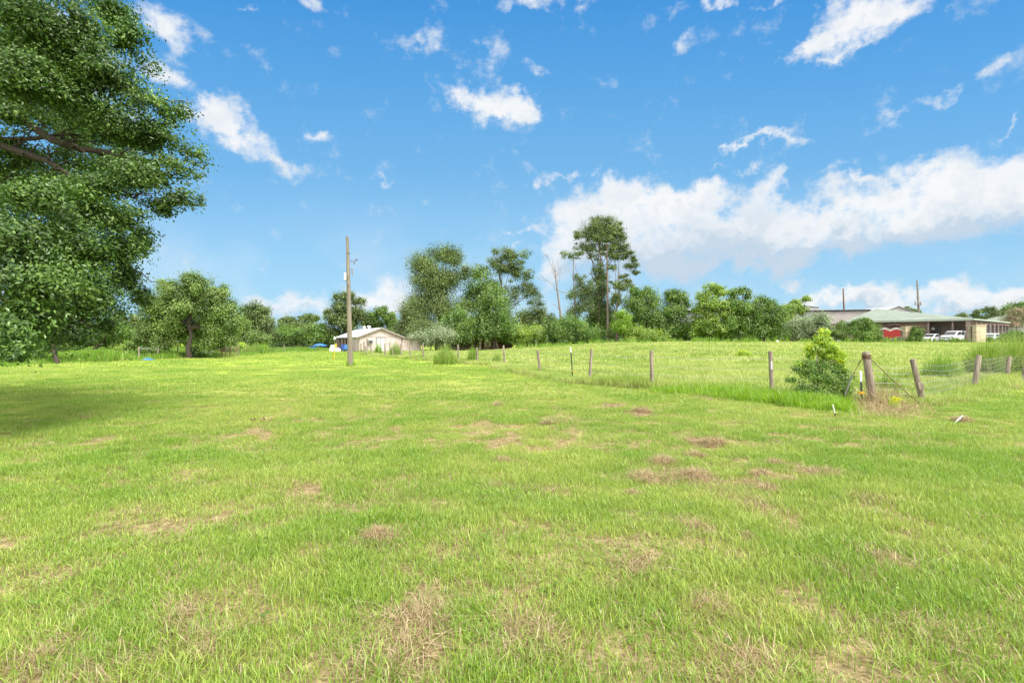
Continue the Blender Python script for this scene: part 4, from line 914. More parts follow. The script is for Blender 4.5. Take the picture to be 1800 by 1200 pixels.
def fences():
    rng = np.random.default_rng(12)
    root = thing('wire_fence', (2.8, 18, T(2.8, 18)), 'long wire fence of leaning wooden posts from the thick corner post to the house', 'fence')
    # (px bottom, px top, py top, d, radius, label)
    W_ = [(1357, 1354, 617, 14.8, .062, 'blackened wooden post with a white strip'), (1146, 1145, 616, 16.0, .058, 'pale straight wooden post'), (1036, 1040, 613, 18.0, .050, 'thin pale post leaning right'),
          (950, 945, 615, 22.5, .060, 'grey post leaning left, right of the tall trees'), (887, 885, 607, 30.5, .062, 'dark leaning post'), (839, 838, 611, 33.5, .062, None),
          (805.5, 805, 605, 35.7, .062, None), (745, 743, 605, 41.8, .07, None), (722, 720, 610, 43.5, .06, None), (706, 704, 604, 46.5, .065, None), (692, 689, 612, 48, .055, None), (677, 676.5, 604, 49, .075, None),
          (654, 651, 606, 54, .07, None), (645, 642, 607, 56, .07, None), (640.5, 639.5, 600, 61, .10, None)]
    tops = []
    for px, pxt, pyt, d, r, lab in W_:
        b = at(px, d); t = pt(pxt, pyt, d); wood_post(root, b, t, r, label=lab, seg=9 if d < 25 else 7); tops.append((b, t))
    mb = MB(); b, t = tops[0]; c = t.lerp(b, .33); mb.box((c.x - .03, c.y - .075, c.z - .115), (c.x + .005, c.y - .062, c.z + .115)); o = mb.build('white_strip', M['white'], root)
    for px, d, py, lab in ((1006, 19.6, 610, 'green steel post with white tip and yellow clip'), (782, 37.5, 604, None), (668.5, 52, 607, None), (661, 55, 607, None)):
        b = at(px + (1 if px > 1000 else 0), d); t = pt(px - (3 if px > 1000 else 0), py, d); p = steel_post(root, b, t, label=lab)
        tops.append((b, t))
        if px > 1000:
            mb = MB(); c = b.lerp(t, .28); mb.tube([c + Vector((-.03, -.02, 0)), c + Vector((.11, -.03, -.005))], [.018, .012], 6); mb.build('insulator', M['yellow'], p)
    # strands, one strand per height following the posts, with sag
    seq = [Vector((8.7, 12.5, 0))] + [(b) for b, t in tops[:15]]; seq[0] = at(1527, 12.5)
    for hgt, rr in ((1.02, .0045), (.74, .004), (.45, .004), (.2, .003)):
        mb = MB(); pts = []
        for i in range(len(seq) - 1):
            a, c = seq[i], seq[i + 1]; hh = hgt * (1 if i < 9 else 1.05)
            for k in range(6):
                t = k / 6; p = a.lerp(c, t); p.z += hh - .05 * math.sin(math.pi * t) * (1 + .5 * math.sin(i * 3.1)); pts.append(p)
        mb.tube(pts, rr, 4, smooth=False)
        mb.build('wire_strand', M['wire'], root)
    # ---- corner post with braces and its litter
    d = 12.5
    r2 = thing('corner_post', at(1533, d), 'thick leaning wooden corner post wrapped with rusty wire', 'fence post')
    b, t = at(1534, d), pt(1522, 618, d); wood_post(r2, b, t, .088, seg=14)
    mb = MB()
    mb.tube([b.lerp(t, .86 + .08 * i / 90 + .006 * math.sin(i * .9)) + Vector((.094 * math.cos(i * .42), .094 * math.sin(i * .42), 0)) for i in range(91)], .005, 4, cap=False)
    mb.build('wire_wrap', M['rust'], r2)
    r3 = thing('brace_pole', at(1487, 12.7), 'slanting grey steel rod tied by rusty wire to the corner post', 'brace')
    g0, g1, g2 = pt(1485, 694, 12.6), pt(1499, 658, 12.6), b.lerp(t, .9) + Vector((-.09, 0, 0))
    mb = MB(); mb.tube([g0, g1], .016, 8); mb.build('rod', M['grey'], r3)
    mb = MB(); mb.tube([g1, g2], .008, 5); mb.tube([g1 + Vector((.03, 0, .05)), g2 + Vector((0, -.02, .03))], .005, 4); mb.tube([g2, pt(1508, 640, 12.4), pt(1513, 645, 12.4)], .006, 4); mb.build('tie_wire', M['rust'], r3)
    r4 = thing('guy_wire', at(1649, 11.3), 'rusty guy wire slanting down from the corner post to the grass on the right', 'wire')
    mb = MB(); s = b.lerp(t, .86) + Vector((.09, 0, 0)); e = pt(1649, 728, 11.2) - Vector((0, 0, .1)); mb.tube([s, s.lerp(e, .3) - Vector((0, 0, .03)), s.lerp(e, .6) - Vector((0, 0, .035)), e], .009, 5); mb.build('cable', M['rust'], r4)
    r5 = thing('steel_fence_post', at(1515, 12.3), 'short green steel post with white top and orange insulator touching the corner post', 'fence post')
    p = steel_post(r5, at(1515, 12.3), pt(1513, 652, 12.3), tip=.32)
    mb = MB(); c = pt(1514, 690, 12.2); mb.box((c.x - .055, c.y - .03, c.z - .022), (c.x + .055, c.y + .03, c.z + .022)); mb.build('insulator', M['orange'], p)
    r6 = thing('marker_stake', at(1467, 10.0), 'short white topped black stake in the long grass below the sapling', 'stake')
    mb = MB(); q0, q1, q2 = at(1469, 10.0), pt(1467.5, 726, 10.0), pt(1464, 711, 10.0); mb.tube([q0, q1], .012, 6); mb.build('stake', M['black'], r6); mb = MB(); mb.tube([q1, q2], .012, 6); mb.build('white_sleeve', M['white'], r6)
    # ---- right hand fence
    r7 = thing('woven_fence', at(1717, 15.9), 'woven wire fence with leaning grey posts running off to the right of the corner post', 'fence')
    Q = [(1622, 1604, 631, 12.4, .062, 'left leaning post with a small board nailed on'), (1712, 1721, 624, 15.9, .075, 'grey post leaning right'), (1768, 1775, 627, 20, .075, None), (1797, 1806, 636, 19, .07, None), (1870, 1874, 612, 24, .07, None)]
    tt = []
    for px, pxt, pyt, dd, r, lab in Q:
        bb = at(px, dd); t2 = pt(pxt, pyt, dd); wood_post(r7, bb, t2, r, label=lab, seg=11); tt.append((bb, t2))
    bb, t2 = tt[0]; c = bb.lerp(t2, .40); mb = MB(); ax = (t2 - bb).normalized(); sx = Vector((1, 0, 0)); mb.obox(c + Vector((-.02, -.08, 0)), sx, .05, Vector((0, 1, 0)), .02, ax, .09); mb.obox(c + Vector((.035, -.085, -.02)), sx, .012, Vector((0, 1, 0)), .022, ax, .07, .9)
    mb.build('board', M['post'], r7)
    mb = MB(); seq = [at(1534, 12.5), tt[0][0], tt[1][0], tt[2][0], tt[4][0]]
    for hgt in (.12, .25, .38, .52, .66, .80, .95):
        pts = []
        for i in range(len(seq) - 1):
            for k in range(5): p = seq[i].lerp(seq[i + 1], k / 5); p.z += hgt * (1 - .10 * math.sin(math.pi * k / 5)) + .02 * math.sin(7 * (i + k / 5) + hgt * 9); pts.append(p)
        mb.tube(pts, .0032 if hgt not in (.80, .52) else .0045, 4, cap=False, smooth=False)
    for i in range(len(seq) - 1):
        L_ = (seq[i + 1] - seq[i]).length; n = int(L_ / .16)
        for k in range(n): p = seq[i].lerp(seq[i + 1], k / n); q = p + Vector((.01, 0, .93)); mb.tube([p, q], .0022, 3, cap=False, smooth=False)
    mb.build('woven_wire', M['wire'], r7)
    # ---- left boundary: tubular gate and stock fence among the weeds
    gx = -27.9
    r8 = thing('tubular_gate', (gx, 50, T(gx, 50)), 'low rusty brown tubular farm gate in the weeds at the left edge of the lawn', 'gate')
    mb = MB(); a, c = at(377, 50.5), at(416, 51)
    for hz_ in (.15, .38, .6, .82, 1.0): mb.tube([a + Vector((0, 0, hz_)), c + Vector((0, 0, hz_))], .028, 6)
    for p in (a, c, a.lerp(c, .5)): mb.tube([p + Vector((0, 0, .15)), p + Vector((0, 0, 1.0))], .028, 6)
    mb.build('rails', M['oldwood'], r8)
    for px in (390, 404): mb = MB(); mb.tube([at(px, 50), at(px, 50) + Vector((0, 0, 1.05))], .05, 6); mb.build('gate_post', M['rust'], r8)
    r9 = thing('stock_fence', (-28.5, 44, T(-28.5, 44)), 'thin wire stock fence with small posts standing in the weeds at the left', 'fence')
    mb = MB(); prev = None
    for px, dd, h in ((244, 42, 1.05), (277, 44, 1.0), (312, 46, 1.15), (371, 50, 1.3), (418, 52, 1.25), (500, 70, 1.1), (560, 82, 1.1)):
        q = at(px, dd); m2 = MB(); m2.tube([q, q + Vector((rng.normal(0, .05), 0, h))], .06, 6); m2.build('post', M['post'], r9)
        if prev is not None:
            for hh in (.4, .7, .95): mb.tube([prev + Vector((0, 0, hh)), q + Vector((0, 0, hh))], .008, 3, cap=False)
        prev = q
    mb.build('wire_strand', M['wire'], r9)
    # garden table among the weeds, trailer frame, bits
    r10 = thing('feed_rack', at(256, 44), 'long dark low rack standing in the weeds left of the free standing tree', 'rack')
    mb = MB(); a, c = at(246, 44), at(277, 44.6)
    mb.obox(a.lerp(c, .5) + Vector((0, 0, .92)), (c - a).normalized(), (c - a).length / 2, Vector((0, 1, 0)), .25, Vector((0, 0, 1)), .05); mb.build('top', M['grey'], r10)
    for p in (a, a.lerp(c, .5), c): mb = MB(); mb.tube([p, p + Vector((0, 0, .9))], .045, 6); mb.build('leg', M['black'], r10)
fences()

# ------------------------------------------------------------------ utility pole
def utility_pole():
    d = 31.4; b = at(616, d)
    root = thing('utility_pole', b, 'tall bare weathered wooden utility pole standing on the lawn left of the pink house', 'utility pole')
    t = pt(610.5, 416, d); mb = MB(); mb.tube([b - Vector((0, 0, .3)), b, b.lerp(t, .5), t], [.18, .17, .13, .08], 14); mb.build('pole', M['pole'], root)
    mb = MB(); mb.tube([pt(613, 459, d), pt(621, 459.5, d)], .02, 6); mb.tube([pt(623.5, 464.5, d), pt(622, 464, d), pt(625, 456.5, d), pt(627.5, 456.5, d)], .022, 6); mb.tube([pt(626.5, 456.5, d), pt(628.3, 457, d)], .045, 8); mb.build('bracket', M['rust'], root)
    mb = MB(); mb.tube([pt(613, 472.5, d), pt(618.5, 472.5, d), pt(619.4, 478, d), pt(619.7, 486, d)], .018, 5); mb.tube([pt(619, 473, d), pt(619.2, 480, d)], .04, 7); mb.build('hanging_insulator', M['dead'], root)
    mb = MB(); c = pt(607.3, 486, d); mb.box((c.x - .07, c.y - .06, c.z - .22), (c.x + .07, c.y + .06, c.z + .22)); mb.build('meter_box', M['white'], root)
    mb = MB(); c = pt(607.6, 492.6, d); mb.box((c.x - .075, c.y - .05, c.z - .02), (c.x + .06, c.y + .05, c.z + .02)); mb.build('box_bracket', M['black'], root); mb = MB(); c = pt(613.5, 446, d); mb.box((c.x - .02, c.y - .04, c.z - .03), (c.x + .03, c.y + .04, c.z + .03)); mb.build('bolt', M['black'], root)
    mb = MB()
    for py in (441, 486, 500): mb = MB(); c = pt(610.8 + (py - 416) * .024, py, d - .17); mb.box((c.x - .05, c.y - .02, c.z - .05), (c.x + .05, c.y + .01, c.z + .05)); mb.build('plate', M['dead'], root)
    r = thing('marker_pole', at(586, 41), 'slim leaning yellow marker pole on the lawn left of the utility pole', 'pole')
    mb = MB(); mb.tube([at(586.5, 41), pt(589.5, 605, 41)], .03, 7); mb.tube([pt(589.5, 612, 41), pt(590.6, 604, 41)], .075, 8); mb.build('pole', M['yellow'], r)
    r = thing('light_post', at(588, 78), 'thin post with a white lamp head beside the pink house porch', 'lamp post')
    mb = MB(); mb.tube([at(588, 78), pt(588.5, 594, 78)], .04, 6); mb.build('post', M['post'], r)
    mb = MB(); mb.tube([pt(588.3, 596, 78), pt(588.2, 592, 78)], [.2, .1], 8); mb.build('lamp_head', M['white'], r)
utility_pole()

# ------------------------------------------------------------------ pink house
def pink_house():
    o = Vector((-21.5, 72, 0)); f = Vector((.8767, .481, 0)); s = Vector((-.481, .8767, 0)); up = Vector((0, 0, 1))
    def tp(px): r = (px - 900) / 900.0; return (r * 72 + 21.5) / (.8767 - .481 * r)
    def Q(t, u, z): return o + f * t + s * u + up * z
    g = T(o.x, o.y) - .1
    W_ = tp(706); L_ = 17.5; ez = 2.16; rz = 3.36
    root = thing('pink_house', Q(W_ / 2, 0, g), 'low pale pink metal clad house with white roof, porch and lean-to', 'house')
    mb = MB(); mb.slab([Q(0, 0, g), Q(W_, 0, g), Q(W_, 0, ez), Q(W_ / 2, 0, rz), Q(0, 0, ez)], s * .12)
    for k in range(1, 18): t = W_ * k / 18; z1 = ez + (rz - ez) * (1 - abs(t - W_ / 2) / (W_ / 2)); mb.obox(Q(t, -.012, (g + z1) / 2), f, .012, s, .012, up, (z1 - g) / 2 - .05)
    mb.obox(Q(W_ / 2, -.02, ez + .03), f, W_ / 2, s, .015, up, .02, .2)
    mb.build('gable_wall', M['pink'], root)
    mb = MB(); mb.obox(Q(.0, 2.6, (g + ez) / 2), s, 2.5, f, .06, up, (ez - g) / 2)
    for k in range(10): mb.obox(Q(-.075, .4 + k * .5, (g + ez) / 2), s, .015, f, .012, up, (ez - g) / 2 - .02)
    mb.obox(Q(W_, L_ / 2, (g + ez) / 2), s, L_ / 2, f, .06, up, (ez - g) / 2 - .01); mb.obox(Q(W_ / 2, L_, (g + ez) / 2), f, W_ / 2, s, .06, up, (ez - g) / 2 - .02)
    mb.build('side_wall', M['pink'], root)
    mb = MB(); mb.obox(Q(1.9, 11.2, (g + ez) / 2), s, 6.2, f, .05, up, (ez - g) / 2 - .01); mb.obox(Q(.95, 5.15, (g + ez) / 2), f, .94, s, .05, up, (ez - g) / 2 - .015); mb.build('porch_wall', M['porch'], root)
    mb = MB(); mb.obox(Q(.9, 11.2, g + .08), s, 6.2, f, 1.0, up, .06); mb.build('porch_floor', M['oldwood'], root)
    for u in (7.2, 9.8, 12.4, 15.6, 17.2): mb = MB(); mb.obox(Q(-.05, u, (g + ez) / 2), s, .08, f, .08, up, (ez - g) / 2); mb.build('porch_post', M['pink'], root)
    # roof with overhang
    ov = .35; th = .09; sl = (rz - ez) / (W_ / 2)
    for sg in (0, 1):
        a = -ov if sg == 0 else W_ + ov; mb = MB()
        A = [Q(a, -.3, ez - ov * sl + .04), Q(W_ / 2, -.3, rz + .04), Q(W_ / 2, L_ + .2, rz + .04), Q(a, L_ + .2, ez - ov * sl + .04)]
        mb.slab(A if sg == 0 else A[::-1], up * th)
        for k in range(30):
            u = -.2 + k * .6; p0, p1 = Q(a, u, ez - ov * sl + .04 + th), Q(W_ / 2, u, rz + .04 + th); mb.tube([p0, p1], .02, 4, smooth=False)
        r = mb.build('roof', M['roofw'], root)
    for sg in (0, 1):
        a = -ov if sg == 0 else W_ + ov; mb = MB(); p0, p1 = Q(a, -.33, ez - ov * sl + .02), Q(W_ / 2, -.33, rz + .02); d_ = (p1 - p0).normalized(); mb.obox((p0 + p1) / 2, d_, (p1 - p0).length / 2, s, .025, d_.cross(s), .085); mb.build('fascia', M['trim'], root)
    for u in (5.0, 8.2):
        mb = MB(); c = Q(W_ / 2 - .5, u, rz - .05); mb.tube([c, c + up * .35], [.16, .16], 8); mb.tube([c + up * .33, c + up * .52, c + up * .6], [.3, .26, .08], 10); mb.build('roof_vent', M['white'], root)
    # lean-to
    W2 = tp(741); mb = MB(); z1, z2 = 2.0, 1.85
    mb.slab([Q(W_, .35, g), Q(W2, .35, g), Q(W2, .35, z2), Q(W_, .35, z1)], s * 6)
    for k in range(9): t = W_ + .2 + k * .36; mb.obox(Q(t, .33, (g + 1.85) / 2), f, .012, s, .012, up, (1.85 - g) / 2)
    mb.build('lean_to', M['pink'], root)
    mb = MB(); mb.slab([Q(W_ + ov, .05, 2.04), Q(W2 + .2, .05, 1.90), Q(W2 + .2, 6.4, 1.90), Q(W_ + ov, 6.4, 2.04)], up * .08); mb.build('lean_to_roof', M['trim'], root)
    # door, air conditioner, small things
    a, b = tp(661.5), tp(676.5); mid = (a + b) / 2
    for x0, x1 in ((a + .04, mid - .03), (mid + .03, b - .04)):
        mb = MB(); mb.obox(Q((x0 + x1) / 2, -.05, g + 1.08), f, (x1 - x0) / 2, s, .025, up, 1.0)
        for z in (.5, 1.0, 1.5): mb.obox(Q((x0 + x1) / 2, -.08, g + z + .1), f, (x1 - x0) / 2 - .07, s, .008, up, .17)
        mb.build('door', M['cladw'], root)
    mb = MB(); mb.obox(Q(mid, -.04, g + 2.13), f, (b - a) / 2 + .05, s, .04, up, .05)
    for x in (a, mid, b): mb.obox(Q(x, -.045, g + 1.05), f, .035, s, .035, up, 1.03)
    mb.build('door_frame', M['grey'], root)
    mb = MB(); c = Q(tp(650.5), -.22, g + 1.55); mb.obox(c, f, .30, s, .22, up, .21); ac = mb.build('air_conditioner', M['cladg'], root)
    mb = MB(); mb.obox(c - s * .235, f, .23, s, .012, up, .15); mb.build('grille', M['winbar'], ac)
    mb = MB(); mb.obox(Q(tp(645.8), -.1, g + 1.65), f, .07, s, .06, up, .35); mb.obox(Q(tp(645.8), -.06, g + .7), f, .03, s, .03, up, .6); mb.build('downpipe', M['trim'], root)
    mb = MB(); mb.obox(Q(0, -.03, (g + ez) / 2), f, .05, s, .03, up, (ez - g) / 2 - .05); mb.build('corner_trim', M['trim'], root); mb = MB(); mb.obox(Q(tp(706), -.03, (g + ez) / 2), f, .02, s, .02, up, (ez - g) / 2 - .1); mb.build('corner_trim', M['trim'], root)
    # table and low gate in front of the gable
    r = thing('timber_frame', at(683, 62), 'dark knocked together timber frame in front of the pink house gable', 'frame')
    mb = MB(); mb.tube([at(677, 62), pt(677, 604, 62)], .06, 6); mb.tube([at(685, 63), pt(685, 602, 63)], .05, 6); mb.tube([pt(676, 604.5, 62), pt(688, 603, 63)], .05, 6); mb.tube([pt(685.5, 606, 63), pt(685.8, 597, 63)], .03, 5); mb.build('frame', M['trim'], r)
    r = thing('wooden_crate_stand', at(637, 66), 'orange brown wooden stand by the left corner of the pink house', 'stand')
    mb = MB(); c = at(637.3, 66)
    for dx in (-.22, .22):
        for dy in (-.2, .2): mb.tube([c + Vector((dx, dy, 0)), c + Vector((dx, dy, 1.25))], .03, 5)
    for z in (.3, .65, 1.0, 1.22): mb.box((c.x - .25, c.y - .23, c.z + z), (c.x + .25, c.y + .23, c.z + z + .04))
    mb.build('shelf_frame', M['oldwood'], r)
    return Q
HQ = pink_house()
def yard_bits():
    for px, d, w, h, lab, nm in ((585.2, 74, .52, .62, 'left of two white round topped tanks by the porch', 'white_tank'), (593.3, 73.5, .44, .52, 'right of two white round topped tanks by the porch', 'white_tank')):
        b = at(px, d); mb = MB(); n = 14
        prof = [(w * .95, 0), (w, .1), (w, h * .62), (w * .9, h * .85), (w * .6, h * 1.0), (w * .2, h * 1.06)]
        mb.tube([b + Vector((0, 0, z)) for r_, z in prof], [r_ for r_, z in prof], n)
        if px < 590: mb.box((b.x - .25, b.y - .25, b.z + h), (b.x + .25, b.y + .25, b.z + h + .38))
        else: mb.tube([b + Vector((0, 0, h)), b + Vector((0, 0, h + .1))], .1, 8)
        tag(mb.build(nm, M['white'], loc=b), lab, 'tank', 'white tanks by the porch')
    # two moulded garden chairs and a tub
    for px, d, m, lab in ((607.5, 73.8, 'blue', 'light blue garden chair under the pink house porch'), (601.5, 74.5, 'dblue', 'dark blue garden chair under the pink house porch')):
        b = at(px, d); r = thing('garden_chair', b, lab, 'chair', 'blue garden chairs on the porch')
        mb = MB(); mb.box((b.x - .3, b.y - .3, b.z + .4), (b.x + .3, b.y + .3, b.z + .45)); mb.build('seat', M[m], r)
        mb = MB(); mb.slab([(b.x - .3, b.y + .28, b.z + .42), (b.x + .3, b.y + .28, b.z + .42), (b.x + .26, b.y + .42, b.z + 1.05), (b.x - .26, b.y + .42, b.z + 1.05)], (0, .04, 0)); mb.build('backrest', M[m], r)
        for sx in (-1, 1):
            for sy in (-1, 1): mb = MB(); mb.box((b.x + sx * .27 - .03, b.y + sy * .26 - .03, b.z), (b.x + sx * .27 + .03, b.y + sy * .26 + .03, b.z + .4)); mb.build('leg', M[m], r)
            mb = MB(); mb.box((b.x + sx * .3 - .03, b.y - .26, b.z + .6), (b.x + sx * .3 + .03, b.y + .3, b.z + .64)); mb.build('armrest', M[m], r)
    b = at(549, 78); mb = MB(); n = 18; mb.tube([b, b + Vector((0, 0, .62))], [.48, .53], n, cap=False); mb.tube([b + Vector((0, 0, .60)), b + Vector((0, 0, .66))], [.56, .56], n); tag(mb.build('stock_tub', M['blue'], loc=b), 'round blue plastic stock tub at the far end of the lawn', 'tub')
    b = at(562, 84); r = thing('utility_trailer', b, 'low black trailer loaded with a blue tarpaulin near the blue tub', 'trailer')
    mb = MB(); mb.box((b.x - 1.3, b.y - .8, b.z + .5), (b.x + 1.3, b.y + .8, b.z + .75)); mb.tube([b + Vector((-1.3, 0, .6)), b + Vector((-2.2, 0, .65))], .05, 6); mb.build('bed', M['black'], r)
    for sy in (-.85, .85): mb = MB(); mb.tube([b + Vector((0, sy - .1, .33)), b + Vector((0, sy + .1, .33))], .33, 14); mb.build('wheel', M['tyre'], r)
    t = foliage_tarp(b)
    b = at(474, 66); mb = MB(); mb.box((b.x - .45, b.y - .3, b.z + .05), (b.x - .05, b.y + .3, b.z + .38)); mb.box((b.x + .0, b.y - .3, b.z + .05), (b.x + .38, b.y + .3, b.z + .33)); mb.tube([b + Vector((-.5, 0, .4)), b + Vector((.4, 0, .42))], .03, 6); tag(mb.build('feed_trough', M['black'], loc=b), 'low black trough lying at the end of the grass clump row', 'trough')
    b = at(259, 41); mb = MB(); mb.add([b + Vector(v) for v in ((-.45, -.2, .02), (.4, -.25, .02), (.5, .25, .03), (-.4, .3, .02), (-.1, 0, .22), (.2, .05, .16))], [(0, 1, 5, 4), (1, 2, 5), (2, 3, 4, 5), (3, 0, 4)]); tag(mb.build('blue_sack', M['blue'], loc=b), 'crumpled pale blue sack at the lawn edge left of the free standing tree', 'sack')
    b = at(1367, 66); mb = MB(); mb.add([b + Vector(v) for v in ((-.3, -.1, .05), (.35, -.15, .05), (.3, .2, .05), (-.25, .2, .05), (-.05, 0, .5), (.15, .05, .32))], [(0, 1, 5, 4), (1, 2, 5), (2, 3, 4, 5), (3, 0, 4)]); tag(mb.build('plastic_bag', M['white'], loc=b), 'crumpled white plastic bag lying out in the pasture', 'bag')
    # old pale panel at gate
    b = at(365, 53); r = thing('leaning_panel', b, 'grey weathered board panel leaning on a post left of the tubular gate', 'panel'); mb = MB(); mb.slab([b + Vector((-.5, 0, .1)), b + Vector((.4, 0, .1)), b + Vector((.45, .15, .75)), b + Vector((-.45, .15, .8))], (0, .05, 0)); mb.build('board', M['cladg'], r); mb = MB(); mb.tube([b + Vector((.25, .1, 0)), b + Vector((.05, .15, 1.25))], .08, 6); mb.build('post', M['post'], r)
    # dilapidated shed swallowed by the trees
    root = thing('old_shed', at(820, 83), 'collapsing brown timber shed swallowed by vines at the foot of the tall pines', 'shed')
    g = at(820, 83); mb = MB(); x0, x1 = at(772, 83).x, at(832, 83).x
    n = 22; rg = np.random.default_rng(2)
    for k in range(11): z = g.z + .1 + k * .2; mb.box((x0, 82.9 + rg.uniform(0, .03), z), (x1 - rg.uniform(0, 1.2), 83, z + .17), rg.uniform(.3, .8))
    mb.build('board_wall', M['oldwood'], root)
    mb = MB()
    for k in range(7): x = at(851, 81.5).x + k * .17; mb.box((x, 81.5, g.z - .1), (x + .15, 81.56, g.z + 1.9 + rg.uniform(-.15, .1)), rg.uniform(.4, .8))
    mb.build('plank_door', M['oldwood'], root)
    mb = MB(); mb.box((x0 - .2, 83.02, g.z), (at(900, 83).x, 86, g.z + 2.5)); mb.build('shed_body', M['porch'], root)
    for px, py, tx in ((775, 612, 772), (843, 600, 846), (876, 604, 868)): mb = MB(); mb.tube([at(px, 80.5), P(tx, py - 14, 80.8)], .16, 7); mb.build('prop_post', M['dead'], root)
def foliage_tarp(b):
    mb = MB(); n = 10; rg = np.random.default_rng(1); vs = []
    for j in range(n):
        for i in range(n):
            u, v = i / (n - 1) * 2 - 1, j / (n - 1) * 2 - 1; vs.append(b + Vector((u * 1.1, v * .7, .76 + .38 * max(0, 1 - u * u) * max(0, 1 - v * v) + rg.uniform(0, .06))))
    mb.add(vs, [(j * n + i, j * n + i + 1, (j + 1) * n + i + 1, (j + 1) * n + i) for j in range(n - 1) for i in range(n - 1)])
    return tag(mb.build('tarpaulin', M['blue'], loc=b), 'blue tarpaulin heaped on the low black trailer', 'tarpaulin')
yard_bits()

# ------------------------------------------------------------------ buildings on the right
UP = Vector((0, 0, 1))
def ribbed(mb, a, b, z0, z1, n, out, step, r=.03):
    """vertical ribs on a wall from a to b, standing out by vector `out`"""
    L_ = (b - a).length; k = int(L_ / step)
    for i in range(1, k):
        p = a.lerp(b, i / k) + out * r * .5; mb.obox(Vector((p.x, p.y, (z0 + z1) / 2)), (b - a).normalized(), r, out, r * .5, UP, (z1 - z0) / 2)
def box_building(name, label, cat, a, b, depth, z0, z1, wm, rm, ribs=.5, pitch=0.0, gable=False, trim='black', group=None):
    a, b = Vector((a.x, a.y, 0)), Vector((b.x, b.y, 0)); f = (b - a).normalized(); s = Vector((-f.y, f.x, 0)); L_ = (b - a).length
    root = thing(name, Vector(((a.x + b.x) / 2, (a.y + b.y) / 2, z0)), label, cat, group)
    def Q(t, u, z): return a + f * t + s * u + UP * z
    mb = MB()
    if gable:
        mb.slab([Q(0, 0, z0), Q(L_, 0, z0), Q(L_, 0, z1), Q(L_ / 2, 0, z1 + pitch), Q(0, 0, z1)], s * depth)
    else: mb.slab([Q(0, 0, z0), Q(L_, 0, z0), Q(L_, 0, z1), Q(0, 0, z1)], s * depth)
    ribbed(mb, a, b, z0, z1 - .05, 0, -s, ribs)
    mb.build('wall', M[wm], root)
    if gable:
        for x0, sg in ((-.3, 0), (L_ + .3, 1)):
            mb = MB(); P4 = [Q(x0, -.4, z1 - .05), Q(L_ / 2, -.4, z1 + pitch + .03), Q(L_ / 2, depth + .3, z1 + pitch + .03), Q(x0, depth + .3, z1 - .05)]; mb.slab(P4 if sg == 0 else P4[::-1], UP * .14); mb.build('roof', M[rm], root)
            mb = MB(); p0, p1 = Q(x0, -.44, z1 + .02), Q(L_ / 2, -.44, z1 + pitch + .1); d_ = (p1 - p0).normalized(); mb.obox((p0 + p1) / 2, d_, (p1 - p0).length / 2, s, .03, d_.cross(s), .1); mb.build('barge_trim', M[trim], root)
    else:
        mb = MB(); mb.slab([Q(-.2, -.2, z1 + .05), Q(L_ + .2, -.2, z1 + .05), Q(L_ + .2, depth / 2, z1 + .05 + pitch), Q(-.2, depth / 2, z1 + .05 + pitch)], UP * .1); mb.slab([Q(-.2, depth / 2, z1 + .05 + pitch), Q(L_ + .2, depth / 2, z1 + .05 + pitch), Q(L_ + .2, depth + .2, z1 + .05), Q(-.2, depth + .2, z1 + .05)], UP * .1); mb.build('roof', M[rm], root)
        mb = MB(); mb.obox(Q(L_ / 2, -.27, z1 - .03), f, L_ / 2 + .2, s, .06, UP, .13); mb.build('gutter', M[trim], root)
    return root, Q, L_
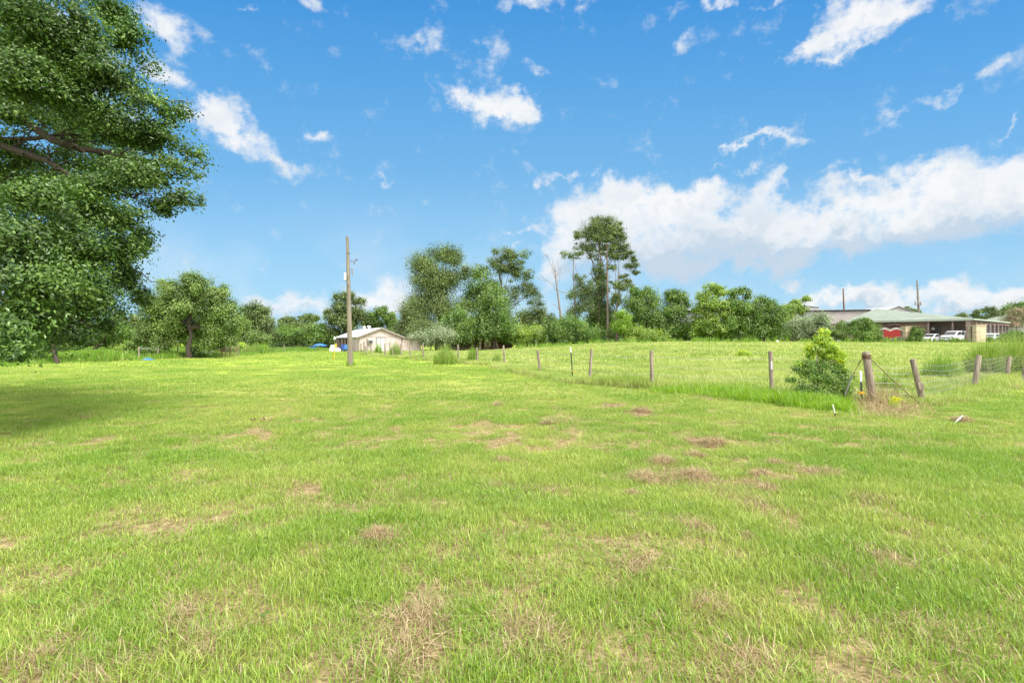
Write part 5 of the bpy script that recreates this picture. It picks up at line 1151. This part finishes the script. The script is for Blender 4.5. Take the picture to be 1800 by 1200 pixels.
def commercial():
    g = 1.28
    box_building('grey_metal_building', 'grey ribbed metal building glimpsed between the vine covered trees', 'building', P(1192, 545, 92), P(1335, 545, 92), 12, g, 1.5 + 54 * 92 / 900, 'cladg', 'roofw', .45, .5)
    box_building('white_gabled_building', 'white metal building with a low gable rising behind the silvery shrub', 'building', P(1345, 545, 128), P(1437, 545, 122), 25, g, 1.5 + 58 * 124 / 900, 'cladw', 'roofw', .8, .9, True, 'tpost')
    A, B = P(1431, 548, 112), P(1529, 543, 109)
    root, Q, L_ = box_building('long_warehouse', 'long pinkish ribbed warehouse wall with a dark gutter left of the green roof', 'building', A, B, 22, g, 8.2, 'clad', 'roofw', .55, .55)
    mb = MB(); p = Q(L_ - .1, -.12, 0); mb.box((p.x - .12, p.y - .12, g + 3.5), (p.x + .12, p.y + .1, 8.0)); mb.build('downpipe', M['black'], root)
    root, Q, L_ = box_building('white_gable_hall', 'white gable end rising behind the green roof', 'building', P(1545, 545, 128), P(1610, 545, 128), 26, g, 8.5, 'cladw', 'roofw', .9, 1.65, True, 'grey')
    mb = MB(); p = Q(L_ * .53, -.08, 9.0); mb.obox(p, (1, 0, 0), .2, (0, 1, 0), .1, UP, .15); mb.build('flood_light', M['black'], root)
    # brown building with the pale green hipped roof
    Ap, Bp, Cp = Vector((58.8, 90.6, 0)), Vector((70.8, 78.5, 0)), Vector((90.2, 92.7, 0)); Dp = Ap + Cp - Bp
    root = thing('green_roofed_building', Vector((71, 88, g)), 'brown brick building with pale green metal hip roof and an open columned porch', 'building')
    ez = 4.9; pk = Vector((71.5, 100.5, 7.85))
    E = [Vector((p.x, p.y, ez)) for p in (Ap, Bp, Cp, Dp)]
    mb = MB(); th = UP * .12
    for p, q in ((0, 1), (1, 2), (2, 3), (3, 0)): mb.slab([E[p], E[q], pk], th)
    for k in range(1, 40):
        t = k / 40; p = E[0].lerp(E[1], t); up_ = (pk - (E[0] + E[1]) / 2); # ribs run up the slope
        # clip rib at hip: param along
        L1 = 1 - abs(2 * t - 1)
        q = p + up_ * (L1 if True else 1); mb.tube([p + th, q + th], .035, 4, smooth=False)
    mb.build('roof', M['groof'], root)
    mb = MB()
    for p, q in ((0, 1), (1, 2)):
        d_ = (E[q] - E[p]).normalized(); mb.obox((E[p] + E[q]) / 2 + Vector((0, 0, -.02)), d_, (E[q] - E[p]).length / 2, d_.cross(UP), .05, UP, .15 if p == 0 else .1)
    mb.build('fascia', M['gfas'], root)
    mb = MB(); mb.add([e - Vector((0, 0, .2)) for e in E], [(3, 2, 1, 0)]); mb.build('soffit', M['tan'], root)
    f = (Bp - Ap).normalized(); s = Vector((-f.y, f.x, 0))
    def Q2(t, u, z): return Ap + f * t + s * u + UP * z
    def tpx(px, u):   # param along the front where the plane offset u shows at px
        r = (px - 900) / 900.0; o_ = Ap + s * u; return (r * o_.y - o_.x) / (f.x - r * f.y)
    Lf = (Bp - Ap).length; zt = ez - .2
    t1 = tpx(1632.5, .8)
    mb = MB(); mb.slab([Q2(-14, .8, g), Q2(t1, .8, g), Q2(t1, .8, zt), Q2(-14, .8, zt)], s * 14)
    for k in range(14): z = g + .25 + k * .25; mb.obox(Q2((t1 - 14) / 2, .79, z), f, (t1 + 14) / 2 - .02, s, .012, UP, .012, .3)
    mb.build('brick_wall', M['brown'], root)
    t2 = tpx(1703, 3.6)
    mb = MB(); mb.slab([Q2(t1 + .01, 3.6, g), Q2(t2, 3.6, g), Q2(t2, 3.6, zt - .01), Q2(t1 + .01, 3.6, zt - .01)], s * 4); mb.build('porch_wall', M['tan'], root)
    mb = MB(); mb.obox(Q2(t1 - .05, .74, (g + zt) / 2), f, .14, s, .1, UP, (zt - g) / 2 - .01); mb.build('corner_board', M['tan'], root)
    for a, b, zb, zt2 in ((1641, 1655, 573, 586), (1676.5, 1681.5, 573, 584), (1685, 1690, 573, 584), (1694, 1698, 574, 584)):
        ta, tb = tpx(a, 3.5), tpx(b, 3.5); dd = Q2(ta, 3.5, 0).y; z1, z0 = hz(zb, dd), hz(zt2, dd)
        mb = MB(); mb.obox(Q2((ta + tb) / 2, 3.53, (z0 + z1) / 2), f, (tb - ta) / 2, s, .06, UP, (z1 - z0) / 2); w = mb.build('window', M['winbar'], root)
        mb = MB(); n = max(2, int((tb - ta) / .3))
        for k in range(n + 1): mb.obox(Q2(ta + (tb - ta) * k / n, 3.44, (z0 + z1) / 2), f, .03, s, .03, UP, (z1 - z0) / 2 + .04)
        mb.obox(Q2((ta + tb) / 2, 3.45, z1 + .04), f, (tb - ta) / 2 + .04, s, .035, UP, .04); mb.build('window_bars', M['tan'], w)
    for px, u in ((1674.5, .6), (1702, .35)):
        t = tpx(px, u); mb = MB(); wv = .28 if px > 1690 else .1; mb.obox(Q2(t, u, (g + zt) / 2), f, wv, s, wv, UP, (zt - g) / 2 - .02); mb.build('porch_column', M['tan'], root)
    d2 = (Cp - Bp).normalized(); o2 = Bp + s * .5 + d2 * .3
    for i in range(8):
        p = Bp + d2 * (2.6 + i * 2.75) - f * .35; mb = MB(); mb.obox(Vector((p.x, p.y, (g + zt) / 2)), d2, .17, f, .17, UP, (zt - g) / 2 - .02); mb.build('porch_column', M['tan'], root)
    mb = MB(); p0, p1 = Bp - f * .5 + s * .2, Cp - f * .3; mb.obox(Vector(((p0.x + p1.x) / 2, (p0.y + p1.y) / 2, zt - .2)), (p1 - p0).normalized(), (p1 - p0).length / 2, f, .2, UP, .18); mb.build('porch_beam', M['brown'], root)
    ta, tb = tpx(1562, .7), tpx(1583, .7); dd = Q2(ta, .7, 0).y
    mb = MB(); mb.obox(Q2((ta + tb) / 2, .1, hz(570.5, dd)), f, (tb - ta) / 2, s, .7, UP, .07); mb.build('awning', M['brown'], root)
    mb = MB(); mb.obox(Q2(tpx(1574, .7), .72, hz(567, dd)), f, .09, s, .07, UP, .08); mb.build('wall_lamp', M['white'], root)
    mb = MB(); mb.obox(Q2(tpx(1638, .9), 2.4, hz(577, dd - 4)), f, .22, s, .03, UP, .22); mb.build('notice_board', M['white'], root)
    # small green roofed building, far right
    root = thing('small_green_roofed_building', Vector((100, 104, g)), 'white walled building with a small green roof at the right edge', 'building')
    a, b = P(1768, 563, 108), P(1900, 563, 108); z1 = 1.5 + 36 * 108 / 900
    mb = MB(); mb.box((a.x, 108, g), (b.x, 118, z1)); mb.build('wall', M['cladw'], root)
    mb = MB(); zr = 1.5 + 47 * 110 / 900; x0 = P(1772, 0, 107).x; x1 = P(1786, 0, 110).x
    mb.add([(x0, 107, z1), (b.x, 107, z1), (b.x, 112, zr), (x1, 112, zr), (x0, 119, z1), (b.x, 119, z1)], [(0, 1, 2, 3), (0, 3, 4), (3, 2, 5, 4), (1, 5, 2), (0, 4, 5, 1)]); mb.build('roof', M['groof'], root)
    mb = MB(); mb.obox(((a.x + b.x) / 2, 106.9, z1 - .1), (1, 0, 0), (b.x - a.x) / 2, (0, 1, 0), .08, UP, .14); mb.build('fascia', M['white'], root)
    # white wall seen through the colonnade
    box_building('white_shed', 'white building seen between the porch columns', 'building', P(1712, 570, 118), P(1800, 570, 118), 10, g, 4.6, 'cladw', 'roofw', .8, .4)
    # distant poles
    r = thing('far_pole', at(1484, 140), 'thin dark far pole above the pinkish warehouse roof', 'utility pole'); mb = MB(); mb.tube([at(1484, 140), P(1483.5, 543, 140), P(1482, 507, 140)], [.25, .22, .14], 7); mb.build('pole', M['rust'], r)
    r = thing('transformer_pole', at(1615, 125), 'far pole carrying grey transformers right of the white gable', 'utility pole'); mb = MB(); mb.tube([at(1616, 125), P(1615, 549, 125), P(1612, 493, 125)], [.28, .24, .15], 8); mb.build('pole', M['pole'], r)
    for dx in (-.62, .0, .62): mb = MB(); c = P(1614.5, 533, 124.4) + Vector((dx, 0, 0)); mb.tube([c - UP * .45, c + UP * .4, c + UP * .5], [.26, .26, .12], 10); mb.build('transformer', M['cladg'] if dx else M['grey'], r)
    mb = MB(); c = P(1614, 523, 125); mb.box((c.x - .5, c.y - .06, c.z - .06), (c.x + .5, c.y + .06, c.z + .06)); c = P(1613, 503, 125); mb.box((c.x - .3, c.y - .05, c.z - .05), (c.x + .3, c.y + .05, c.z + .05)); mb.build('crossarm', M['pole'], r)
    # ---- yard surface, pillars, iron fence, gate
    mb = MB(); z = 1.305; mb.quad((52, 73, z), (96, 73, z), (125, 130, z), (40, 130, z)); tag(mb.build('yard', M['tarmac'], loc=(70, 90, z)), 'grey surfaced yard in front of the buildings', 'yard', kind='structure')
    pillars = []
    for i, (px0, px1, pyt, d, lab) in enumerate(((1587.3, 1599, 573.5, 71, 'limestone gate pillar to the right of the white gate'), (1708.5, 1725.5, 570.6, 67, 'wide limestone pillar in front of the porch corner'), (1492, 1500, 577, 74, 'limestone pillar half hidden by the tall green bush'))):
        c = at((px0 + px1) / 2, d); w = (px1 - px0) / 900 * d; zt = hz(pyt, d); root = thing('stone_pillar', c, lab, 'pillar', 'limestone fence pillars')
        mb = MB(); rg = np.random.default_rng(i); z = c.z - .1; k = 0
        while z < zt - .12:
            h = rg.uniform(.18, .28); h = min(h, zt - .1 - z)
            xs = [0, rg.uniform(.35, .65), 1]
            for u in range(2): mb.box((c.x - w / 2 + w * xs[u] + .006, c.y - w / 2 - rg.uniform(0, .02), z + .006), (c.x - w / 2 + w * xs[u + 1] - .006, c.y + w / 2, z + h), rg.uniform(.3, .75))
            z += h
        mb.build('blocks', M['stone'], root); mb = MB(); mb.box((c.x - w / 2 - .07, c.y - w / 2 - .07, zt - .09), (c.x + w / 2 + .07, c.y + w / 2 + .05, zt)); mb.build('capstone', M['stone'], root)
        pillars.append((c, w, zt))
    def iron(name, lab, a, b, zt, group):
        root = thing(name, a, lab, 'fence', group); f = (b - a); f.z = 0; L_ = f.length; f.normalize()
        mb = MB(); n = int(L_ / .14)
        for k in range(n + 1): p = a + f * (L_ * k / n); mb.tube([p + UP * .08, Vector((p.x, p.y, zt + .07))], .011, 4, cap=False, smooth=False)
        mb.build('bars', M['black'], root)
        for z in (a.z + .2, zt - .3, zt): mb = MB(); q = a + f * L_ / 2; mb.obox((q.x, q.y, z), f, L_ / 2, f.cross(UP), .018, UP, .02); mb.build('rail', M['black'], root)
        m = max(1, int(round(L_ / 2.9)))
        for k in range(m + 1): p = a + f * (L_ * k / m); mb = MB(); mb.obox((p.x, p.y, (a.z + zt) / 2 + .05), f, .045, f.cross(UP), .045, UP, (zt - a.z) / 2 + .08); mb.build('fence_post', M['black'], root)
    (c0, w0, z0), (c1, w1, z1), (c2, w2, z2) = pillars
    zt = 3.35
    iron('iron_fence', 'black iron railing between the two limestone pillars in front of the white van', c0 + Vector((w0 / 2 + .1, 0, 0)), c1 - Vector((w1 / 2 + .1, 0, 0)), zt, 'black iron railings')
    iron('iron_fence', 'black iron railing running right from the wide limestone pillar', c1 + Vector((w1 / 2 + .1, 0, 0)), at(1860, 64), zt, 'black iron railings')
    iron('iron_fence', 'black iron railing left of the white gate behind the bushes', c2 + Vector((w2 / 2 + .1, 0, 0)), at(1541, 72), zt, 'black iron railings')
    a, b = at(1543, 72), at(1585.5, 71.2); root = thing('ornate_gate', a, 'white scalloped double gate with iron bars beside the limestone pillar', 'gate'); L_ = (b - a).length; f = (b - a); f.z = 0; f.normalize(); nrm = Vector((f.y, -f.x, 0))
    for sg in (0, 1):
        mb = MB(); n = 12; top = []
        for k in range(n + 1):
            t = k / n; tt_ = t if sg == 0 else 1 - t; zz = 1.28 + .45 + .38 * (1 - tt_ ** 2.2 * (1.6 - .6 * tt_)) ; top.append(a + f * (L_ * (t * .5 + (.5 if sg else 0)) * .998 + .004) + UP * (zz - a.z))
        bot = [Vector((p.x, p.y, 1.35)) for p in top]
        mb.slab(bot + top[::-1], nrm * .03); mb.build('scalloped_panel', M['cladw'], root)
        mb = MB(); mb.tube([p + nrm * .03 + UP * .02 for p in top], .045, 5); mb.build('curved_rail', M['white'], root)
        mb = MB()
        for k in range(19): p = a + f * (L_ * (k / 36 + .5 * sg)); zz = 3.05 + .25 * math.sin(math.pi * k / 18); mb.tube([Vector((p.x, p.y, 1.4)) + nrm * .06, Vector((p.x, p.y, zz)) + nrm * .06], .02, 4, cap=False)
        mb.build('bars', M['black'], root)
        mb = MB()
        for k in range(12): p = a + f * (L_ * ((k + .5) / 24 + .5 * sg)) + nrm * .08; zz = 3.05 + .25 * math.sin(math.pi * k / 11); c = Vector((p.x, p.y, zz)); mb.tube([c + f * (.09 * math.cos(q)) + UP * (.11 * math.sin(q)) for q in [i * .785 for i in range(9)]], .022, 4, cap=False)
        mb.build('scrollwork', M['white'], root)
    r = thing('red_screen', at(1570, 76), 'bright red sheet screen standing behind the white scalloped gate', 'screen'); c = at(1570, 76)
    mb = MB(); mb.box((at(1553, 76).x, 76, c.z + .3), (at(1587, 76).x, 76.05, hz(579.5, 76))); mb.build('sheet', M['red'], r)
    for px in (1552.5, 1570, 1587.5): mb = MB(); mb.tube([at(px, 76.1), Vector((at(px, 76.1).x, 76.1, hz(578.5, 76)))], .04, 6); mb.build('post', M['white'], r)
commercial()

# ------------------------------------------------------------------ cars
def car(px, d, L_, W_, H_, head, label, paint='carw', kind='sedan'):
    b = at(px, d); b.z = 1.31
    root = thing('parked_car' if kind != 'suv' else 'parked_van', b, label, 'car' if kind != 'suv' else 'van', 'white cars parked in the yard'); c, s = math.cos(head), math.sin(head)
    def w(x, y, z): return Vector((b.x + x * c - y * s, b.y + x * s + y * c, b.z + z))
    h = H_; l = L_ / 2
    if kind == 'suv':   body = [(-l, .45), (-l * .99, .95), (-l * .95, h * .62), (-l * .62, h * .63), (l * .60, h * .63), (l * .68, h * .60), (l * .96, h * .54), (l, .62), (l * .99, .35), (l * .9, .28), (-l * .93, .28)]; roof = [(-l * .93, h * .62), (-l * .86, h * .97), (-l * .55, h), (l * .12, h * .99), (l * .30, h * .92), (l * .58, h * .62)]
    else: body = [(-l, .42), (-l * .98, .78), (-l * .9, h * .66), (-l * .55, h * .66), (l * .40, h * .66), (l * .55, h * .64), (l * .94, h * .54), (l, .55), (l * .98, .32), (l * .9, .22), (-l * .93, .22)]; roof = [(-l * .72, h * .65), (-l * .40, h * .96), (-l * .1, h), (l * .08, h * .98), (l * .22, h * .90), (l * .50, h * .65)]
    def loft(prof, secs):
        mb = MB(); n = len(prof); vs = []
        for yy, sc, dz in secs:
            cx = sum(p[0] for p in prof) / n
            for x, z in prof: vs.append(w(cx + (x - cx) * sc, yy, z + dz * (z - prof[0][1])))
        fs = [(i * n + k, i * n + (k + 1) % n, (i + 1) * n + (k + 1) % n, (i + 1) * n + k) for i in range(len(secs) - 1) for k in range(n)]
        mb.add(vs, fs, .5, False); m_ = len(secs) - 1; mb.add(vs[:n], [tuple(range(n))[::-1]]); mb.add(vs[m_ * n:], [tuple(range(n))]); return mb
    hw = W_ / 2
    body_o = loft(body, [(-hw, .965, 0), (-hw * .9, .995, 0), (0, 1.0, 0), (hw * .9, .995, 0), (hw, .965, 0)]).build('body', M[paint], root)
    cab = loft(roof, [(-hw * .80, .95, -.02), (-hw * .72, 1, 0), (hw * .72, 1, 0), (hw * .80, .95, -.02)]).build('cabin', M[paint], root)
    r = roof
    # windscreen, rear window, side windows, laid 1 cm proud of the cabin
    def pane(nm, pts, n): mb = MB(); mb.slab(pts, n); mb.build(nm, M['glass'], root)
    fx = Vector((c, s, 0)); sy = Vector((-s, c, 0))
    def lerp2(p, q, t): return (p[0] + (q[0] - p[0]) * t, p[1] + (q[1] - p[1]) * t)
    a0, a1 = lerp2(r[5], r[4], .06), lerp2(r[5], r[4], .95); pane('windscreen', [w(a0[0], -hw * .70, a0[1]), w(a0[0], hw * .70, a0[1]), w(a1[0], hw * .64, a1[1]), w(a1[0], -hw * .64, a1[1])], fx * .05 + UP * .03)
    a0, a1 = lerp2(r[0], r[1], .15), lerp2(r[0], r[1], .85); pane('rear_window', [w(a0[0], -hw * .66, a0[1]), w(a0[0], hw * .66, a0[1]), w(a1[0], hw * .6, a1[1]), w(a1[0], -hw * .6, a1[1])], -fx * .05 + UP * .02)
    zb, zt = r[0][1] + .03, h * .91
    for sg in (-1, 1):
        def xs(z, e): # interpolate cabin edge
            return (lerp2(r[0], r[1], (z - r[0][1]) / (r[1][1] - r[0][1]))[0] + .12) if e == 0 else (r[5][0] + (r[4][0] - r[5][0]) * (z - r[5][1]) / (r[4][1] - r[5][1]) - .12)
        m0 = [(0, .30), (.34, .62), (.66, 1.0)] if kind == 'suv' else [(0, .48), (.53, 1.0)]
        for u0, u1 in m0:
            pts = [w(xs(z, 0) + (xs(z, 1) - xs(z, 0)) * u, sg * hw * .80, z) for u, z in ((u0, zb), (u1, zb), (u1, zt), (u0, zt))]; pane('side_window', pts, sy * (.012 * sg))
        m_ = w(r[5][0] - .15, sg * (hw + .08), r[5][1] + .08); mb = MB(); mb.obox(m_, fx, .06, sy, .1, UP, .07); mb.build('wing_mirror', M['black'], root)
        mb = MB(); mb.obox(w(l * .955, sg * hw * .74, h * .44), fx, .06, sy, .17, UP, .075); mb.build('headlight', M['glass'], root)
        mb = MB(); mb.obox(w(-l * .975, sg * hw * .8, h * .48), fx, .04, sy, .1, UP, .12); mb.build('tail_light', M['red'], root)
        for x in (-l * .60, l * .62):
            R_ = .34 if kind != 'suv' else .38; mb = MB(); mb.tube([w(x, sg * (hw - .2), R_), w(x, sg * (hw + .015), R_)], R_, 18); wh = mb.build('wheel', M['tyre'], root)
            mb = MB(); mb.tube([w(x, sg * (hw - .01), R_), w(x, sg * (hw + .03), R_)], R_ * .58, 12); mb.build('rim', M['rim'], wh)
    mb = MB(); mb.obox(w(l * .985, 0, h * .20), fx, .05, sy, hw * .86, UP, .13); mb.obox(w(l * .975, 0, h * .40), fx, .04, sy, hw * .45, UP, .08); mb.build('bumper', M['bumper'], root)
    if kind == 'suv': mb = MB(); mb.obox(w(l + .05, 0, .48), fx, .02, sy, .26, UP, .08); mb.build('number_plate', M['white'], root)
car(1678, 80, 5.0, 2.0, 1.86, R(-155), 'white van facing the camera behind the iron railing between the pillars', kind='suv')
car(1638, 82, 4.5, 1.8, 1.42, R(-152), 'white saloon car right of the small bush beside the left pillar')
car(1580, 83, 4.5, 1.8, 1.42, R(-150), 'white car half hidden behind the white gate')
car(1742, 77, 4.4, 1.8, 1.42, R(-150), 'white car just right of the wide limestone pillar')
car(1776, 84, 5.0, 1.95, 1.75, R(-170), 'pale grey car above the dark bush at the right edge', 'carg')
car(1484, 84, 4.5, 1.8, 1.40, R(-30), 'white car glimpsed between the bushes left of the green roofed building')
car(1812, 88, 4.8, 1.9, 1.6, R(-90), 'white car cut off by the right edge of the frame')

# ------------------------------------------------------------------ clods and thatch heaps
def clods():
    rng = np.random.default_rng(31)
    S = [(1255, 784, 17, 'narrow brown thatch heap, farthest back of the heaps on the worn right lawn'), (1222, 804, 15, 'small thatch heap just behind the double heap on the worn right lawn'), (1168, 814, 18, 'flat thatch heap left of the two rear heaps'),
         (1132, 842, 24, 'broad low thatch heap, leftmost of the worn patch on the right'), (1226, 838, 20, 'raised reddish thatch heap in the middle of the worn patch'), (1112, 871, 14, 'small flat straw heap below the broad left heap'),
         (1362, 820, 13, 'small thatch clump above the bare earth patch'), (1338, 838, 14, 'thatch clump touching the top of the bare earth patch'), (1388, 849, 12, 'thin thatch clump right of the bare earth patch'),
         (1350, 866, 15, 'dark thatch clump on the right rim of the bare earth patch'), (1452, 836, 26, 'long thin thatch ridge, rightmost of the worn patch'), (1223, 932, 13, 'pale thatch clump in front of the worn patch'),
         (1310, 950, 15, 'rounded thatch clump in the foreground right of centre'), (665, 952, 21, 'round dry clod standing alone in the left centre foreground'), (883, 812, 12, 'small straw clump in the middle of the lawn'),
         (962, 746, 9, 'tiny thatch clump left of the tracks in the middle distance'), (875, 713, 7, 'tiny brown clump in the far middle of the lawn'), (768, 801, 8, 'tiny brown clump left of the centre lawn'),
         (1692, 742, 15, 'grey brown clod at the end of the guy wire'), (62, 1162, 22, 'dry clod in the bottom left corner'), (1128, 725, 12, 'flat thatch clump in front of the pale straight post'), (750, 1090, 30, 'flat straw mat on the bare spot at the bottom centre'),
         (320, 1088, 20, 'sandy straw clump in the lower left foreground'), (1250, 1072, 26, 'flattened straw mat in the lower right foreground')]
    for i, (px, py, w, lab) in enumerate(S):
        d = 1350 / (py - 600); b = at(px, d); r = w / 900 * d; n = 20; V = []; flat = .75 if w in (21, 22) else .5
        if w in (30, 26): flat = .16
        root = thing('thatch_clump', b, lab, 'thatch clump', 'dry thatch clumps on the lawn'); mb = MB(); k = 14
        for j in range(6):
            ph = j / 5 * 1.45
            for a in range(k):
                an = a / k * 6.283; rr = r * math.cos(ph) * (1 + .28 * math.sin(an * 2 + i) + rng.uniform(-.16, .16)); V.append((b.x + rr * math.cos(an) * 1.1, b.y + rr * math.sin(an), b.z - .01 + r * flat * math.sin(ph) * rng.uniform(.8, 1.2)))
        mb.add(V, [(j * k + a, j * k + (a + 1) % k, (j + 1) * k + (a + 1) % k, (j + 1) * k + a) for j in range(5) for a in range(k)] + [tuple(range(5 * k, 6 * k))], smooth=True); mb.build('mound', M['soilm'], root)
        m = 420; a = rng.random(m) * 6.283; rr = np.sqrt(rng.random(m)) * r * 1.15; zt = b.z + r * flat * np.sqrt(np.clip(1 - (rr / (r * 1.15)) ** 2, 0, 1)) * 1.05
        Vb, F, ti = blade_arrays(rng, m, 1, min(.10, r * .8), .0035 if d < 7 else .006, 2.6, straw=0, clump=(b.x + rr * np.cos(a), b.y + rr * np.sin(a)), tl=(0, 1))
        Vb[:, 2] += np.repeat(zt - .01, 8); npmesh('straw', Vb, F, ti, M['straw'], parent=root)
    # heap of dead stalks round the corner post
    n = 3600; px = np.clip(rng.normal(1565, 34, n), 1500, 1670); py = 722 - np.abs(rng.normal(0, 9, n)) + rng.normal(0, 8, n); py = np.clip(py, 690, 752); d = 1350 / (py - 600)
    x = (px - 900) / 900 * d; Vb, F, ti = blade_arrays(rng, n, 1, .20, .007, 2.6, straw=0, clump=(x, d), tl=(0, 1)); Vb[:, 2] += terrain(Vb[:, 0], Vb[:, 1])
    m = 300; pxb = rng.normal(1552, 18, m); d2 = rng.normal(12.3, .35, m); V2, F2, t2 = blade_arrays(rng, m, 1, .6, .007, 1.1, straw=0, clump=((pxb - 900) / 900 * d2, d2), tl=(0, .8)); V2[:, 2] += terrain(V2[:, 0], V2[:, 1])
    tag(npmesh('dead_stalks', np.concatenate([Vb, V2]), np.concatenate([F, F2 + len(Vb)]), np.concatenate([ti, t2]), M['straw'], loc=(9, 12, 0)), 'heap of dead straw coloured stalks round the corner post', 'dead grass', kind='stuff')
    b = at(1684, 9.5) ; c = P(1687, 735, 9.4); mb = MB(); mb.tube([c + Vector((-.10, 0, -.09)), c, c + Vector((.07, .02, .05))], [.012, .016, .008], 7); tag(mb.build('bleached_stick', M['cladw'], loc=b), 'white bleached stick poking from the clod at the guy wire end', 'stick')
    # fallen leaves near the camera left, and pale litter
    b = at(460, 1350 / (740 - 600)); C_ = np.array([b + Vector((rng.normal(0, .12), rng.normal(0, .12), .05)) for _ in range(14)]); V, F, t = leaves(rng, C_, np.tile([0, 0, 1.], (14, 1)), .06, .4, tint=rng.random(14)); tag(npmesh('dead_leaves', V, F, t, M['straw'], loc=b), 'little pile of pale dead leaves on the left lawn', 'leaves')
clods()
